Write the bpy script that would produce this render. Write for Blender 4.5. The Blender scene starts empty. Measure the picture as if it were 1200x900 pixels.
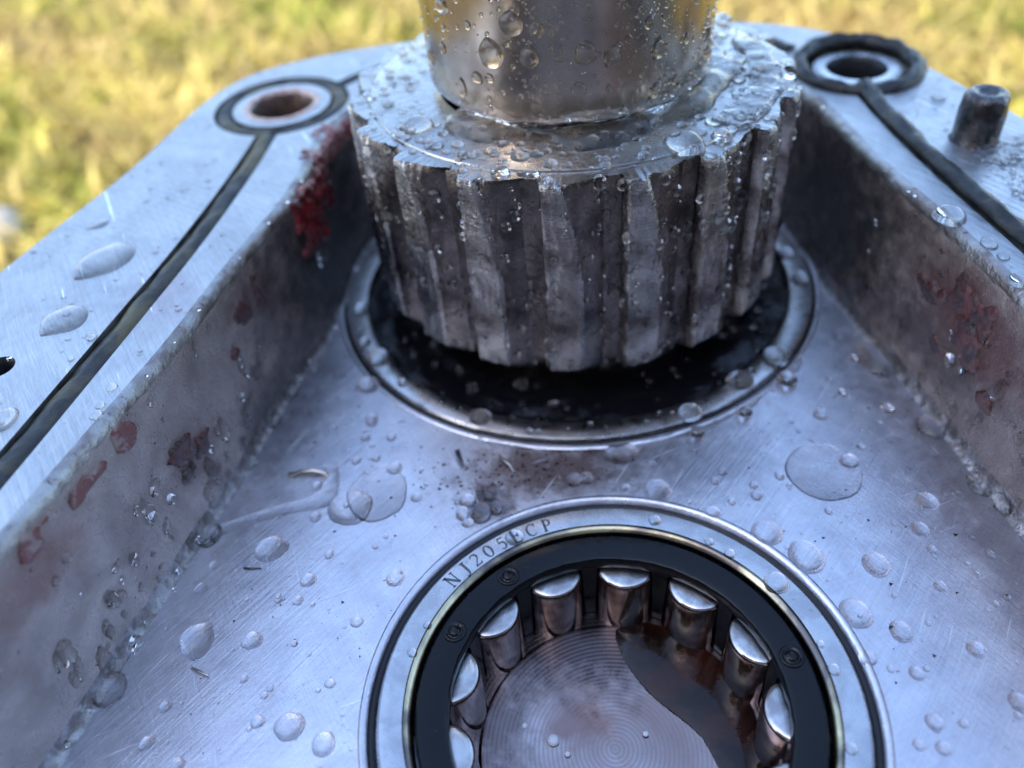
import bpy, bmesh, math, random
import numpy as np
from mathutils import Vector, Matrix, noise, geometry
random.seed(7); rng = np.random.default_rng(7)
# one Blender unit is one centimetre: a close-up of a small machine part
sc = bpy.context.scene
COL = sc.collection
PI = math.pi

# ---------------------------------------------------------------- camera
cam = bpy.data.cameras.new('camera'); camo = bpy.data.objects.new('camera', cam); COL.objects.link(camo)
_a, _r = math.radians(42.647), math.radians(-5.872)
_fw = Vector((0, math.cos(_a), -math.sin(_a))); _R = Vector((1, 0, 0)); _U = _R.cross(_fw)
_R2 = _R*math.cos(_r) + _U*math.sin(_r); _U2 = -_R*math.sin(_r) + _U*math.cos(_r)
M = Matrix((_R2, _U2, -_fw)).transposed().to_4x4(); M.translation = Vector((-.763, -4.160, 8.503))
camo.matrix_world = M
cam.sensor_width = 36; cam.lens = 36*972.9/1200
cam.clip_start = .05; cam.clip_end = 3000
cam.dof.use_dof = True; cam.dof.focus_distance = 9.6; cam.dof.aperture_fstop = cam.lens*1e-3/.22
sc.camera = camo

# ---------------------------------------------------------------- world, sun, exposure
SUN_EL, SUN_DIR = math.radians(44), Vector((.75, .66))          # direction the light travels on the ground
w = bpy.data.worlds.new('World'); sc.world = w; w.use_nodes = True
nt = w.node_tree; bg = nt.nodes['Background']
sky = nt.nodes.new('ShaderNodeTexSky'); sky.sky_type = 'NISHITA'; sky.sun_disc = False
sky.sun_elevation = SUN_EL
_to = -SUN_DIR                                                    # towards the sun
sky.sun_rotation = math.atan2(_to.x, _to.y)
sky.air_density = 1.0; sky.dust_density = 1.2; sky.ozone_density = 1.1
nt.links.new(sky.outputs[0], bg.inputs[0]); bg.inputs[1].default_value = .15
sun = bpy.data.lights.new('sun', 'SUN'); sun.energy = 2.2; sun.angle = math.radians(.5); sun.color = (1, .9, .74)
suno = bpy.data.objects.new('sun', sun); COL.objects.link(suno)
d = Vector((SUN_DIR.x, SUN_DIR.y, 0)).normalized()*math.cos(SUN_EL) + Vector((0, 0, -math.sin(SUN_EL)))
suno.rotation_euler = d.to_track_quat('-Z', 'Y').to_euler()
vs = sc.view_settings; vs.view_transform = 'Standard'; vs.look = 'None'; vs.gamma = 1; vs.exposure = 2.0
sc.cycles.use_denoising = True
sc.cycles.max_bounces = 12; sc.cycles.transmission_bounces = 10; sc.cycles.glossy_bounces = 6; sc.cycles.diffuse_bounces = 4
sc.cycles.sample_clamp_indirect = 6

# ---------------------------------------------------------------- helpers
def tag(o, label=None, cat=None, group=None, kind=None):
    if label: o['label'] = label
    if cat: o['category'] = cat
    if group: o['group'] = group
    if kind: o['kind'] = kind
    return o
def empty(name, loc=(0, 0, 0), **k):
    o = bpy.data.objects.new(name, None); COL.objects.link(o); o.location = loc; o.empty_display_size = .2
    return tag(o, **k)
def link(name, me, m, parent=None, loc=None, smooth=True, sharp=None):
    o = bpy.data.objects.new(name, me); COL.objects.link(o)
    if m is not None and len(me.materials) == 0: me.materials.append(m)
    if parent is not None: o.parent = parent
    if loc is not None: o.location = loc
    if smooth:
        me.polygons.foreach_set('use_smooth', [True]*len(me.polygons))
        if sharp: me.set_sharp_from_angle(angle=math.radians(sharp))
    return o
def mesh(name, vs_, fs):
    me = bpy.data.meshes.new(name); me.from_pydata([tuple(v) for v in vs_], [], fs); me.update(); return me
def fixn(me):
    bm = bmesh.new(); bm.from_mesh(me); bmesh.ops.recalc_face_normals(bm, faces=bm.faces); bm.to_mesh(me); bm.free(); return me
def lathe(name, prof, n=128, closed=True, a0=0, a1=2*PI, disp=None):
    """revolve profile [(r,z)...]; closed profile makes a solid ring"""
    full = abs(a1-a0-2*PI) < 1e-6
    cnt = n if full else n+1; V = []; F = []; k = len(prof)
    for i in range(cnt):
        a = a0+(a1-a0)*i/n
        for j, (r, z) in enumerate(prof):
            x, y = r*math.cos(a), r*math.sin(a)
            if disp:
                dr, dz = disp(a, r, z); x, y = (r+dr)*math.cos(a), (r+dr)*math.sin(a); z += dz
            V.append((x, y, z))
    for i in range(n):
        i2 = (i+1) % cnt
        for j in range(k if closed else k-1):
            j2 = (j+1) % k
            F.append((i*k+j, i2*k+j, i2*k+j2, i*k+j2))
    me = mesh(name, V, F)
    bm = bmesh.new(); bm.from_mesh(me); bmesh.ops.remove_doubles(bm, verts=bm.verts, dist=1e-5)
    bmesh.ops.recalc_face_normals(bm, faces=bm.faces); bm.to_mesh(me); bm.free()
    return me
def nz(x, y=0, z=0): return noise.noise(Vector((x, y, z)))
def catmull(P, step=.15, closed=False):
    P = [Vector((p[0], p[1])) for p in P]; n = len(P); out = []
    for i in range(n if closed else n-1):
        if closed: a, b, c, e = P[i-1], P[i], P[(i+1) % n], P[(i+2) % n]
        else: a, b, c, e = P[max(i-1, 0)], P[i], P[i+1], P[min(i+2, n-1)]
        m = max(1, int((c-b).length/step))
        for k in range(m):
            t = k/m
            out.append(.5*((2*b)+(c-a)*t+(2*a-5*b+4*c-e)*t*t+(-a+3*b-3*c+e)*t**3))
    if not closed: out.append(P[-1])
    return out
def normals2(P, closed=True):
    n = len(P); N = []
    for i in range(n):
        a = P[i-1] if (closed or i > 0) else P[i]; b = P[(i+1) % n] if (closed or i < n-1) else P[i]
        t = (b-a).normalized(); N.append(Vector((-t.y, t.x)))
    return N

# ---------------------------------------------------------------- materials
def mat(name, col, metal=0, rough=.4, col2=None, cscale=3, crange=(.4, .6), scratch=(), bump=(), rvar=0, rscale=6,
        coat=0, spots=None, ior=1.5, lines=None, rings=None, dirt_shade=None, grain=(), lay=None):
    m = bpy.data.materials.new(name); m.use_nodes = True; t = m.node_tree; N = t.nodes; L = t.links
    b = N['Principled BSDF']; b.inputs['Metallic'].default_value = metal; b.inputs['Roughness'].default_value = rough
    b.inputs['Base Color'].default_value = (*col, 1); b.inputs['IOR'].default_value = ior
    if coat: b.inputs['Coat Weight'].default_value = coat; b.inputs['Coat Roughness'].default_value = .05; b.inputs['Coat IOR'].default_value = 1.33
    tc = N.new('ShaderNodeTexCoord'); obj = tc.outputs['Object']
    def noise_(scale, detail=4, vec=None, rough_=.55, dist=0):
        n = N.new('ShaderNodeTexNoise'); n.inputs['Scale'].default_value = scale; n.inputs['Detail'].default_value = detail
        n.inputs['Roughness'].default_value = rough_; n.inputs['Distortion'].default_value = dist
        L.new(vec or obj, n.inputs['Vector']); return n.outputs['Fac']
    def ramp(v, a, c, lo=0., hi=1.):
        r = N.new('ShaderNodeMapRange'); r.inputs[1].default_value = a; r.inputs[2].default_value = c
        r.inputs[3].default_value = lo; r.inputs[4].default_value = hi; L.new(v, r.inputs[0]); return r.outputs[0]
    def mapping(rot, scl):
        mp = N.new('ShaderNodeMapping'); mp.vector_type = 'TEXTURE' if False else 'POINT'
        mp.inputs['Rotation'].default_value = rot; L.new(obj, mp.inputs['Vector'])
        vm = N.new('ShaderNodeVectorMath'); vm.operation = 'MULTIPLY'; vm.inputs[1].default_value = scl
        L.new(mp.outputs[0], vm.inputs[0]); return vm.outputs[0]
    def mix(fac, A, B):
        x = N.new('ShaderNodeMix'); x.data_type = 'RGBA'
        if isinstance(fac, float): x.inputs[0].default_value = fac
        else: L.new(fac, x.inputs[0])
        for v, k in ((A, 6), (B, 7)):
            if isinstance(v, tuple): x.inputs[k].default_value = (*v, 1)
            else: L.new(v, x.inputs[k])
        return x.outputs[2]
    def math_(op, a_, b_):
        x = N.new('ShaderNodeMath'); x.operation = op
        for v, k in ((a_, 0), (b_, 1)):
            if isinstance(v, (int, float)): x.inputs[k].default_value = v
            else: L.new(v, x.inputs[k])
        return x.outputs[0]
    c = col
    if col2: c = mix(ramp(noise_(cscale, 6, dist=.6), *crange), col, col2)
    if dirt_shade:                                   # stains and painted dark reflections: list of (centre, radius xyz, colour, amount)
        for ctr, rad, dcol, am in dirt_shade:
            s = N.new('ShaderNodeVectorMath'); s.operation = 'SUBTRACT'; s.inputs[1].default_value = ctr; L.new(obj, s.inputs[0])
            q = N.new('ShaderNodeVectorMath'); q.operation = 'DIVIDE'; q.inputs[1].default_value = rad; L.new(s.outputs[0], q.inputs[0])
            ln = N.new('ShaderNodeVectorMath'); ln.operation = 'LENGTH'; L.new(q.outputs[0], ln.inputs[0])
            f = math_('ADD', ln.outputs['Value'], math_('MULTIPLY', math_('SUBTRACT', noise_(3.5, 7, rough_=.65), .5), 1.8))
            c = mix(ramp(f, .35, 1.05, am, 0.), c, dcol)
    if spots:
        sscale, thr, scol = spots
        c = mix(ramp(noise_(sscale, 3), thr, thr+.06), c, scol)
    for ang, long_, fine, lo, hi in grain:     # fine rubbed grain: reflectance varies along one direction
        g_ = ramp(noise_(1, 6, mapping((0, 0, ang), (fine, long_, fine)), .7), .3, .7, lo, hi)
        x = N.new('ShaderNodeVectorMath'); x.operation = 'SCALE'; L.new(g_, x.inputs['Scale'])
        if isinstance(c, tuple): x.inputs[0].default_value = c
        else: L.new(c, x.inputs[0])
        c = x.outputs[0]
    rr = None
    if rvar: rr = ramp(noise_(rscale, 6), .3, .7, rough-rvar, rough+rvar)
    prev = None
    def addbump(h, strength, dist):
        nonlocal prev
        bn = N.new('ShaderNodeBump'); bn.inputs['Strength'].default_value = strength; bn.inputs['Distance'].default_value = dist
        L.new(h, bn.inputs['Height'])
        if prev is not None: L.new(prev, bn.inputs['Normal'])
        prev = bn.outputs[0]
    for ang, long_, fine, st in scratch:       # brushed grain: noise stretched along one direction
        addbump(noise_(1, 5, mapping((0, 0, ang), (fine, long_, fine)), .6), st, .01)
    if lines:                                  # sparse single scratches, bright where they cut the surface
        for ang, long_, fine, thr, lcol in lines:
            h = noise_(1, 2, mapping((0, 0, ang), (fine, long_, fine)), .5, .3)
            f = ramp(h, thr, thr+.03)
            c = mix(f, c, lcol); addbump(f, .35, -.004)
    if rings:
        for ctr, sc_, st, dark in rings:
            s = N.new('ShaderNodeVectorMath'); s.operation = 'SUBTRACT'; s.inputs[1].default_value = ctr; L.new(obj, s.inputs[0])
            wv = N.new('ShaderNodeTexWave'); wv.wave_type = 'RINGS'; wv.rings_direction = 'Z'; wv.inputs['Scale'].default_value = sc_
            wv.inputs['Distortion'].default_value = .6; wv.inputs['Detail'].default_value = 4; wv.inputs['Detail Scale'].default_value = .5
            wv.inputs['Detail Roughness'].default_value = .8
            L.new(s.outputs[0], wv.inputs['Vector']); addbump(wv.outputs['Fac'], st, .01)
            if dark is not None: c = mix(ramp(wv.outputs['Fac'], .1, .8, .45, 0.), c, dark)
    if lay:
        vm = N.new('ShaderNodeVectorMath'); vm.operation = 'MULTIPLY'; vm.inputs[1].default_value = (2.5, 2.5, lay[0]); L.new(obj, vm.inputs[0]); addbump(noise_(1, 3, vm.outputs[0]), lay[1], .012)
    for scl, st, dist in bump: addbump(noise_(scl, 6, rough_=.6), st, dist)
    if prev is not None: L.new(prev, b.inputs['Normal'])
    if coat and prev is not None and coat < .9: L.new(prev, b.inputs['Coat Normal'])
    if not isinstance(c, tuple): L.new(c, b.inputs['Base Color'])
    if rr is not None: L.new(rr, b.inputs['Roughness'])
    return m
# water drops: surface, plan position (or angle and height on the shaft), half sizes, height ratio, label
DROPS = [
('F', 3.182, 2.768, 0.497, 0.496, 0.1, 'widest flat clear water drop on the floor, upper right of the front bearing'),
('F', -2.706, 3.202, 0.415, 0.501, 0.12, 'broad clear water film drop behind the domed one on the floor, left of the bearings'),
('F', -3.06, 2.985, 0.31, 0.297, 0.3, 'domed oval water drop overlapping the broad film left of the bearings'),
('F', -4.736, 1.215, 0.219, 0.229, 0.4, 'lumpy grey drop with a tail on the open floor at lower left'),
('F', -4.04, 2.444, 0.221, 0.198, 0.3, 'dented dark rimmed oval drop on the left floor below the thin shaving'),
('F', -3.504, 0.065, 0.176, 0.165, 0.3, 'larger of the two neighbouring drops on the floor at bottom left of the front bearing'),
('F', -3.114, -0.168, 0.13, 0.143, 0.3, 'smaller upright oval drop just right of the large drop at bottom left'),
('F', 2.173, 1.899, 0.195, 0.196, 0.35, 'oval clear drop just above the double one at the right rim of the front bearing'),
('F', 2.526, 1.5, 0.215, 0.251, 0.35, 'big round double drop against the upper right rim of the front bearing'),
('F', 3.286, 1.297, 0.168, 0.181, 0.35, 'round drop standing alone on the floor right of the big double drop'),
('F', 2.819, 0.699, 0.188, 0.198, 0.3, 'big pale drop touching the bearing bore edge at right, below the double drop'),
('F', 3.217, 0.428, 0.122, 0.145, 0.35, 'slanted oval drop on the floor right of the pale drop at the bore edge'),
('F', 0.989, 2.74, 0.189, 0.199, 0.3, 'round clear drop just above the top edge of the front bearing'),
('F', 1.595, 2.294, 0.106, 0.109, 0.4, "small drop sitting across the bore edge at one o'clock of the front bearing"),
('F', 4.711, 4.846, 0.326, 0.442, 0.6, 'large drop lodged in the corner of floor and right wall, highest of the corner drops'),
('F', 4.857, 3.358, 0.206, 0.241, 0.5, 'middle drop in the corner of floor and right wall'),
('F', 5.019, 2.302, 0.172, 0.21, 0.5, 'lower drop in the corner of floor and right wall, beside the lumpy one'),
('F', 5.146, 1.954, 0.156, 0.189, 0.5, 'lumpy pale drop at the foot of the right wall near the photo edge'),
('F', -4.23, 5.5, 0.225, 0.33, 0.6, 'tall blurred drop in the corner of floor and left wall'),
('F', -4.906, 2.77, 0.169, 0.206, 0.5, 'drop in the corner of floor and left wall beside the water streak'),
('F', -5.623, 0.709, 0.201, 0.206, 0.5, 'round dark rimmed drop at the foot of the left wall near the photo bottom'),
('F', -3.873, 7.109, 0.209, 0.287, 0.5, 'blurred pale drop at the foot of the left wall near the rear bearing'),
('F', -2.959, 5.367, 0.187, 0.179, 0.4, 'drop pressed against the outer rim of the rear bearing at lower left'),
('F', -3.722, 7.86, 0.185, 0.261, 0.5, 'blurred drop left of the rear bearing where wall and floor meet'),
('F', 0.625, 3.442, 0.246, 0.202, 0.4, 'large oval drop hanging at the front lip of the rear bearing'),
('F', -0.073, 3.064, 0.106, 0.127, 0.5, 'left half of the twin drops between the two bearings'),
('F', 0.098, 3.066, 0.094, 0.113, 0.5, 'right half of the twin drops between the two bearings'),
('F', -1.337, 2.661, 0.14, 0.172, 0.5, 'largest drop in the middle of the cluster on the brown stain'),
('F', -1.503, 2.896, 0.122, 0.106, 0.5, 'oval drop at the top left of the cluster on the brown stain'),
('F', -1.14, 2.72, 0.094, 0.119, 0.5, 'drop at the right side of the cluster on the brown stain'),
('F', -1.576, 2.692, 0.094, 0.119, 0.5, 'drop at the left side of the cluster on the brown stain'),
('F', -1.509, 2.53, 0.086, 0.073, 0.5, 'lowest small drop of the cluster on the brown stain'),
('F', -1.219, 2.917, 0.067, 0.06, 0.5, 'tiny oval drop at the top of the cluster on the brown stain'),
('F', 3.555, 2.897, 0.129, 0.124, 0.5, 'small oval drop lying on the upper right of the widest flat drop'),
('F', -4.071, 1.14, 0.123, 0.125, 0.35, "large floor drop some way from the lumpy drop, at its three o'clock"),
('F', -3.508, 1.904, 0.107, 0.102, 0.35, "medium floor drop far from the broad film drop, at its seven o'clock"),
('F', -3.601, 1.623, 0.074, 0.073, 0.35, "small floor drop far from the lumpy drop, at its two o'clock"),
('F', -2.427, 1.798, 0.118, 0.122, 0.35, "medium floor drop some way from the broad film drop, at its six o'clock"),
('F', -2.861, 1.247, 0.081, 0.08, 0.35, "small floor drop some way from the front bearing, at its ten o'clock"),
('F', -5.027, 0.038, 0.085, 0.087, 0.35, "medium floor drop far from the lumpy drop, at its seven o'clock"),
('F', -4.921, 0.434, 0.077, 0.073, 0.35, "small floor drop some way from the lumpy drop, at its seven o'clock"),
('F', -3.856, 0.148, 0.084, 0.079, 0.35, "medium floor drop far from the lumpy drop, at its five o'clock"),
('F', -4.091, 0.665, 0.05, 0.052, 0.35, "tiny floor drop some way from the lumpy drop, at its four o'clock"),
('F', -3.827, 0.445, 0.049, 0.05, 0.35, "tiny floor drop some way from the lumpy drop, at its four o'clock, rounder one"),
('F', -3.105, 0.506, 0.067, 0.062, 0.35, "small floor drop some way from the front bearing, at its nine o'clock"),
('F', -3.277, 2.257, 0.068, 0.077, 0.35, "small floor drop some way from the broad film drop, at its seven o'clock"),
('F', -3.516, 2.886, 0.083, 0.097, 0.35, "small floor drop some way from the broad film drop, at its eight o'clock"),
('F', -4.836, 1.94, 0.088, 0.09, 0.35, "small floor drop some way from the lumpy drop, at its twelve o'clock"),
('F', -4.741, 2.269, 0.069, 0.078, 0.35, "small floor drop some way from the lumpy drop, at its twelve o'clock, rounder one"),
('F', -3.834, 1.663, 0.054, 0.06, 0.35, "tiny floor drop some way from the lumpy drop, at its two o'clock"),
('F', -4.638, -0.226, 0.083, 0.083, 0.35, "medium floor drop far from the lumpy drop, at its six o'clock"),
('F', -5.476, 1.515, 0.064, 0.062, 0.35, "small floor drop some way from the lumpy drop, at its ten o'clock"),
('F', -2.865, 4.609, 0.101, 0.162, 0.35, "small floor drop some way from the broad film drop, at its twelve o'clock"),
('F', -2.938, 4.254, 0.077, 0.084, 0.35, "small floor drop some way from the broad film drop, at its twelve o'clock, rounder one"),
('F', -2.559, 4.2, 0.076, 0.083, 0.35, "small floor drop some way from the broad film drop, at its twelve o'clock, outer one"),
('F', -3.038, 3.821, 0.074, 0.08, 0.35, "small floor drop close to the broad film drop, at its eleven o'clock"),
('F', -2.762, 3.831, 0.064, 0.077, 0.35, "tiny floor drop close to the broad film drop, at its twelve o'clock"),
('F', -2.501, 3.604, 0.111, 0.123, 0.35, "medium floor drop close to the broad film drop, at its one o'clock"),
('F', -3.549, 3.42, 0.085, 0.091, 0.35, "small floor drop some way from the broad film drop, at its nine o'clock"),
('F', -2.184, 3.044, 0.082, 0.087, 0.35, "small floor drop close to the broad film drop, at its three o'clock"),
('F', -4.549, 3.948, 0.078, 0.095, 0.35, "small floor drop far from the broad film drop, at its nine o'clock"),
('F', -4.367, 4.791, 0.138, 0.174, 0.35, "medium floor drop far from the broad film drop, at its ten o'clock"),
('F', 2.6, 2.773, 0.068, 0.084, 0.35, "small floor drop close to the widest flat drop, at its nine o'clock"),
('F', 3.489, 3.789, 0.116, 0.119, 0.35, "medium floor drop close to the widest flat drop, at its twelve o'clock"),
('F', 3.8, 3.125, 0.068, 0.077, 0.35, "small floor drop close to the widest flat drop, at its two o'clock"),
('F', 4.418, 3.773, 0.093, 0.102, 0.35, "small floor drop some way from the right corner drop, at its six o'clock"),
('F', 3.919, 4.18, 0.063, 0.084, 0.35, "tiny floor drop some way from the right corner drop, at its eight o'clock"),
('F', 1.892, 2.943, 0.067, 0.073, 0.35, "small floor drop some way from the widest flat drop, at its nine o'clock"),
('F', 1.754, 2.799, 0.057, 0.07, 0.35, "tiny floor drop some way from the widest flat drop, at its nine o'clock"),
('F', 2.221, 2.663, 0.056, 0.069, 0.35, "tiny floor drop some way from the widest flat drop, at its nine o'clock, rounder one"),
('F', 2.216, 2.491, 0.086, 0.085, 0.35, "small floor drop some way from the widest flat drop, at its eight o'clock"),
('F', 1.882, 2.437, 0.056, 0.067, 0.35, "tiny floor drop some way from the widest flat drop, at its eight o'clock"),
('F', 4.246, 2.126, 0.145, 0.153, 0.35, "large floor drop some way from the lone round drop, at its one o'clock"),
('F', 3.99, 1.733, 0.111, 0.118, 0.35, "medium floor drop some way from the lone round drop, at its two o'clock"),
('F', 4.001, 1.428, 0.061, 0.073, 0.35, "small floor drop some way from the lone round drop, at its two o'clock"),
('F', 3.879, 0.932, 0.076, 0.082, 0.35, "small floor drop some way from the lone round drop, at its four o'clock"),
('F', 3.906, 0.133, 0.106, 0.106, 0.35, "large floor drop far from the lone round drop, at its four o'clock"),
('F', 3.177, -0.063, 0.08, 0.088, 0.35, "medium floor drop some way from the front bearing, at its two o'clock"),
('F', 3.134, -0.586, 0.099, 0.094, 0.35, "large floor drop some way from the front bearing, at its three o'clock"),
('F', 2.887, -0.795, 0.065, 0.063, 0.35, "small floor drop some way from the front bearing, at its three o'clock"),
('F', 3.108, -0.852, 0.081, 0.08, 0.35, "medium floor drop some way from the front bearing, at its three o'clock"),
('F', 4.049, -0.477, 0.102, 0.113, 0.35, "large floor drop far from the lone round drop, at its four o'clock, rounder one"),
('F', 3.406, -0.633, 0.058, 0.056, 0.35, "small floor drop far from the front bearing, at its three o'clock"),
('F', 2.747, 0.162, 0.099, 0.102, 0.35, "medium floor drop close to the front bearing, at its two o'clock"),
('F', 3.016, 2.137, 0.054, 0.065, 0.35, "tiny floor drop close to the widest flat drop, at its six o'clock"),
('F', 4.62, 1.278, 0.06, 0.073, 0.35, "small floor drop far from the lone round drop, at its three o'clock"),
('F', 4.531, 0.707, 0.047, 0.056, 0.35, "tiny floor drop far from the lone round drop, at its three o'clock"),
('F', 1.006, 3.201, 0.059, 0.073, 0.35, "tiny floor drop close to the rear bearing, at its five o'clock"),
('F', 0.582, 2.846, 0.066, 0.06, 0.35, "small floor drop close to the front bearing, at its twelve o'clock"),
('F', 4.347, 4.864, 0.077, 0.094, 0.35, "small floor drop close to the right corner drop, at its nine o'clock"),
('F', -0.418, 3.335, 0.058, 0.061, 0.35, "tiny floor drop close to the rear bearing, at its six o'clock"),
('F', 0.86, 2.257, 0.085, 0.082, 0.4, "small drop on the front bearing face, at its one o'clock"),
('F', 1.447, 1.853, 0.062, 0.064, 0.4, "small drop on the front bearing face, at its one o'clock, lower one"),
('F', 1.647, 1.65, 0.071, 0.074, 0.4, "small drop on the front bearing face, at its one o'clock, outer one"),
('F', 2.07, 1.187, 0.147, 0.152, 0.4, "large drop on the front bearing face, at its two o'clock"),
('F', 2.307, 0.368, 0.046, 0.051, 0.4, "tiny drop on the front bearing face, at its three o'clock"),
('F', 2.346, 0.062, 0.072, 0.078, 0.4, "small drop on the front bearing face, at its three o'clock"),
('F', 2.22, -0.774, 0.066, 0.069, 0.4, "small drop on the front bearing face, at its four o'clock"),
('F', -2.023, 1.098, 0.051, 0.055, 0.4, "tiny drop on the front bearing face, at its ten o'clock"),
('F', -2.196, 0.771, 0.059, 0.063, 0.4, "small drop on the front bearing face, at its ten o'clock"),
('F', -0.923, 2.217, 0.128, 0.121, 0.4, 'clear drop lying over the engraved letter on the front bearing face'),
('R', -3.186, 7.223, 0.129, 0.178, 0.5, "small drop on the rear bearing ring, at its nine o'clock"),
('R', -2.83, 5.922, 0.181, 0.187, 0.5, "large drop on the rear bearing ring, at its eight o'clock"),
('R', -2.432, 5.28, 0.07, 0.091, 0.5, "tiny drop on the rear bearing ring, at its eight o'clock"),
('R', -3.059, 6.34, 0.101, 0.108, 0.5, "small drop on the rear bearing ring, at its eight o'clock"),
('R', -1.267, 4.353, 0.178, 0.135, 0.5, "large drop on the rear bearing ring, at its seven o'clock"),
('R', 3.194, 4.976, 0.19, 0.21, 0.5, "large drop on the rear bearing ring, at its four o'clock"),
('R', 2.553, 4.559, 0.202, 0.174, 0.5, "large drop on the rear bearing ring, at its five o'clock"),
('R', 1.688, 4.009, 0.185, 0.161, 0.5, "large drop on the rear bearing ring, at its five o'clock, lower one"),
('R', 3.222, 4.494, 0.145, 0.148, 0.5, "large drop on the rear bearing ring, at its five o'clock, outer one"),
('R', 4.169, 6.826, 0.144, 0.183, 0.5, "medium drop on the rear bearing ring, at its three o'clock"),
('R', 4.193, 7.583, 0.132, 0.151, 0.5, "medium drop on the rear bearing ring, at its three o'clock, lower one"),
('R', 1.71, 3.636, 0.113, 0.101, 0.5, "medium drop on the rear bearing ring, at its five o'clock"),
('R', 2.454, 3.931, 0.105, 0.103, 0.5, "medium drop on the rear bearing ring, at its five o'clock, lower one"),
('H', -6.13, 5.651, 0.391, 0.473, 0.18, 'large teardrop shaped drop on the left rim outside the seal groove'),
('H', -6.25, 4.357, 0.311, 0.322, 0.18, 'pointed oval drop on the left rim, below the large teardrop shaped one'),
('H', -6.311, 2.62, 0.149, 0.195, 0.3, 'drop cut by the left photo edge on the rim'),
('H', -6.462, 6.651, 0.125, 0.147, 0.15, 'small greenish drop on the left rim above the large teardrop shaped one'),
('H', -5.76, 3.942, 0.077, 0.073, 0.3, 'small flat drop between the pointed oval drop and the seal on the left rim'),
('H', -5.236, 2.98, 0.07, 0.063, 0.4, 'highest of the three small drops on the left rim strip inside the seal'),
('H', -5.282, 2.696, 0.06, 0.059, 0.4, 'middle of the three small drops on the left rim strip inside the seal'),
('H', -5.28, 2.536, 0.078, 0.073, 0.4, 'lowest and widest of the three small drops on the left rim strip inside the seal'),
('H', 4.989, 4.655, 0.201, 0.239, 0.35, 'largest domed drop on the right rim beside the seal cord'),
('H', 5.154, 3.973, 0.101, 0.127, 0.4, 'round drop below the largest domed one on the right rim'),
('H', 5.114, 3.218, 0.113, 0.133, 0.35, 'drop on the right rim strip near the right photo edge'),
('H', 5.187, 3.691, 0.07, 0.087, 0.4, 'small drop between two larger ones on the right rim strip'),
('H', 6.304, 7.893, 0.113, 0.122, 0.3, 'blurred flat drop on the rim between seal ring and dowel pin'),
('G', -1.668, 6.367, 0.235, 0.231, 0.35, 'big domed oval drop on the left of the gear top'),
('G', -0.371, 5.267, 0.125, 0.164, 0.35, 'round domed drop on the gear top straight in front of the shaft'),
('G', -1.418, 5.748, 0.103, 0.114, 0.35, "medium drop on the gear top midway out, at its eight o'clock"),
('G', -1.134, 5.72, 0.09, 0.093, 0.35, "small drop on the gear top midway out, at its seven o'clock"),
('G', -0.732, 5.458, 0.089, 0.099, 0.35, "small drop on the gear top midway out, at its seven o'clock, lower one"),
('G', -1.06, 5.416, 0.09, 0.107, 0.35, "small drop on the gear top midway out, at its seven o'clock, outer one"),
('G', -1.289, 5.557, 0.057, 0.066, 0.35, "tiny drop on the gear top midway out, at its seven o'clock"),
('G', -0.03, 4.975, 0.104, 0.105, 0.35, "medium drop on the gear top midway out, at its six o'clock"),
('G', 0.174, 4.91, 0.065, 0.08, 0.35, "small drop on the gear top midway out, at its six o'clock"),
('G', -0.038, 5.307, 0.067, 0.084, 0.35, "small drop on the gear top midway out, at its six o'clock, lower one"),
('G', -0.266, 4.771, 0.091, 0.084, 0.35, "medium drop on the gear top near the toothed rim, at its six o'clock"),
('G', -0.646, 4.913, 0.122, 0.109, 0.35, "large drop on the gear top near the toothed rim, at its seven o'clock"),
('G', -1.316, 6.086, 0.081, 0.085, 0.35, "small drop on the gear top midway out, at its eight o'clock"),
('G', -1.64, 5.964, 0.059, 0.07, 0.35, "tiny drop on the gear top midway out, at its eight o'clock"),
('G', -1.785, 7.606, 0.065, 0.073, 0.35, "tiny drop on the gear top near the shaft, at its nine o'clock"),
('G', -0.903, 5.473, 0.056, 0.065, 0.35, "tiny drop on the gear top midway out, at its seven o'clock, lower one"),
('G', 2.92, 7.444, 0.122, 0.145, 0.35, "medium drop on the gear top midway out, at its three o'clock"),
('G', 3.119, 6.994, 0.118, 0.138, 0.35, "medium drop on the gear top midway out, at its three o'clock, lower one"),
('G', 2.766, 6.79, 0.093, 0.108, 0.35, "small drop on the gear top midway out, at its four o'clock"),
('G', 2.979, 6.794, 0.06, 0.079, 0.35, "tiny drop on the gear top midway out, at its four o'clock"),
('G', 2.937, 6.409, 0.077, 0.08, 0.35, "small drop on the gear top midway out, at its four o'clock, lower one"),
('G', 3.187, 7.436, 0.087, 0.114, 0.35, "small drop on the gear top midway out, at its three o'clock"),
('G', 3.442, 6.735, 0.079, 0.083, 0.35, "small drop on the gear top near the toothed rim, at its four o'clock"),
('G', 3.087, 7.785, 0.075, 0.091, 0.35, "small drop on the gear top midway out, at its three o'clock, lower one"),
('G', 2.955, 8.436, 0.105, 0.129, 0.35, "small drop on the gear top midway out, at its two o'clock"),
('G', 2.838, 7.096, 0.104, 0.102, 0.35, "medium drop on the gear top midway out, at its three o'clock, outer one"),
('G', 2.137, 5.64, 0.141, 0.161, 0.35, "large drop on the gear top midway out, at its five o'clock"),
('G', 2.121, 5.239, 0.136, 0.153, 0.35, "large drop on the gear top near the toothed rim, at its five o'clock"),
('G', 1.63, 5.12, 0.26, 0.28, 0.35, 'flat wide drop across the washer edge at the right front of the gear top'),
('G', 2.453, 5.64, 0.085, 0.094, 0.35, "small drop on the gear top midway out, at its five o'clock"),
('G', 1.171, 5.765, 0.147, 0.181, 0.35, "large drop on the gear top near the shaft, at its five o'clock"),
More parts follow.
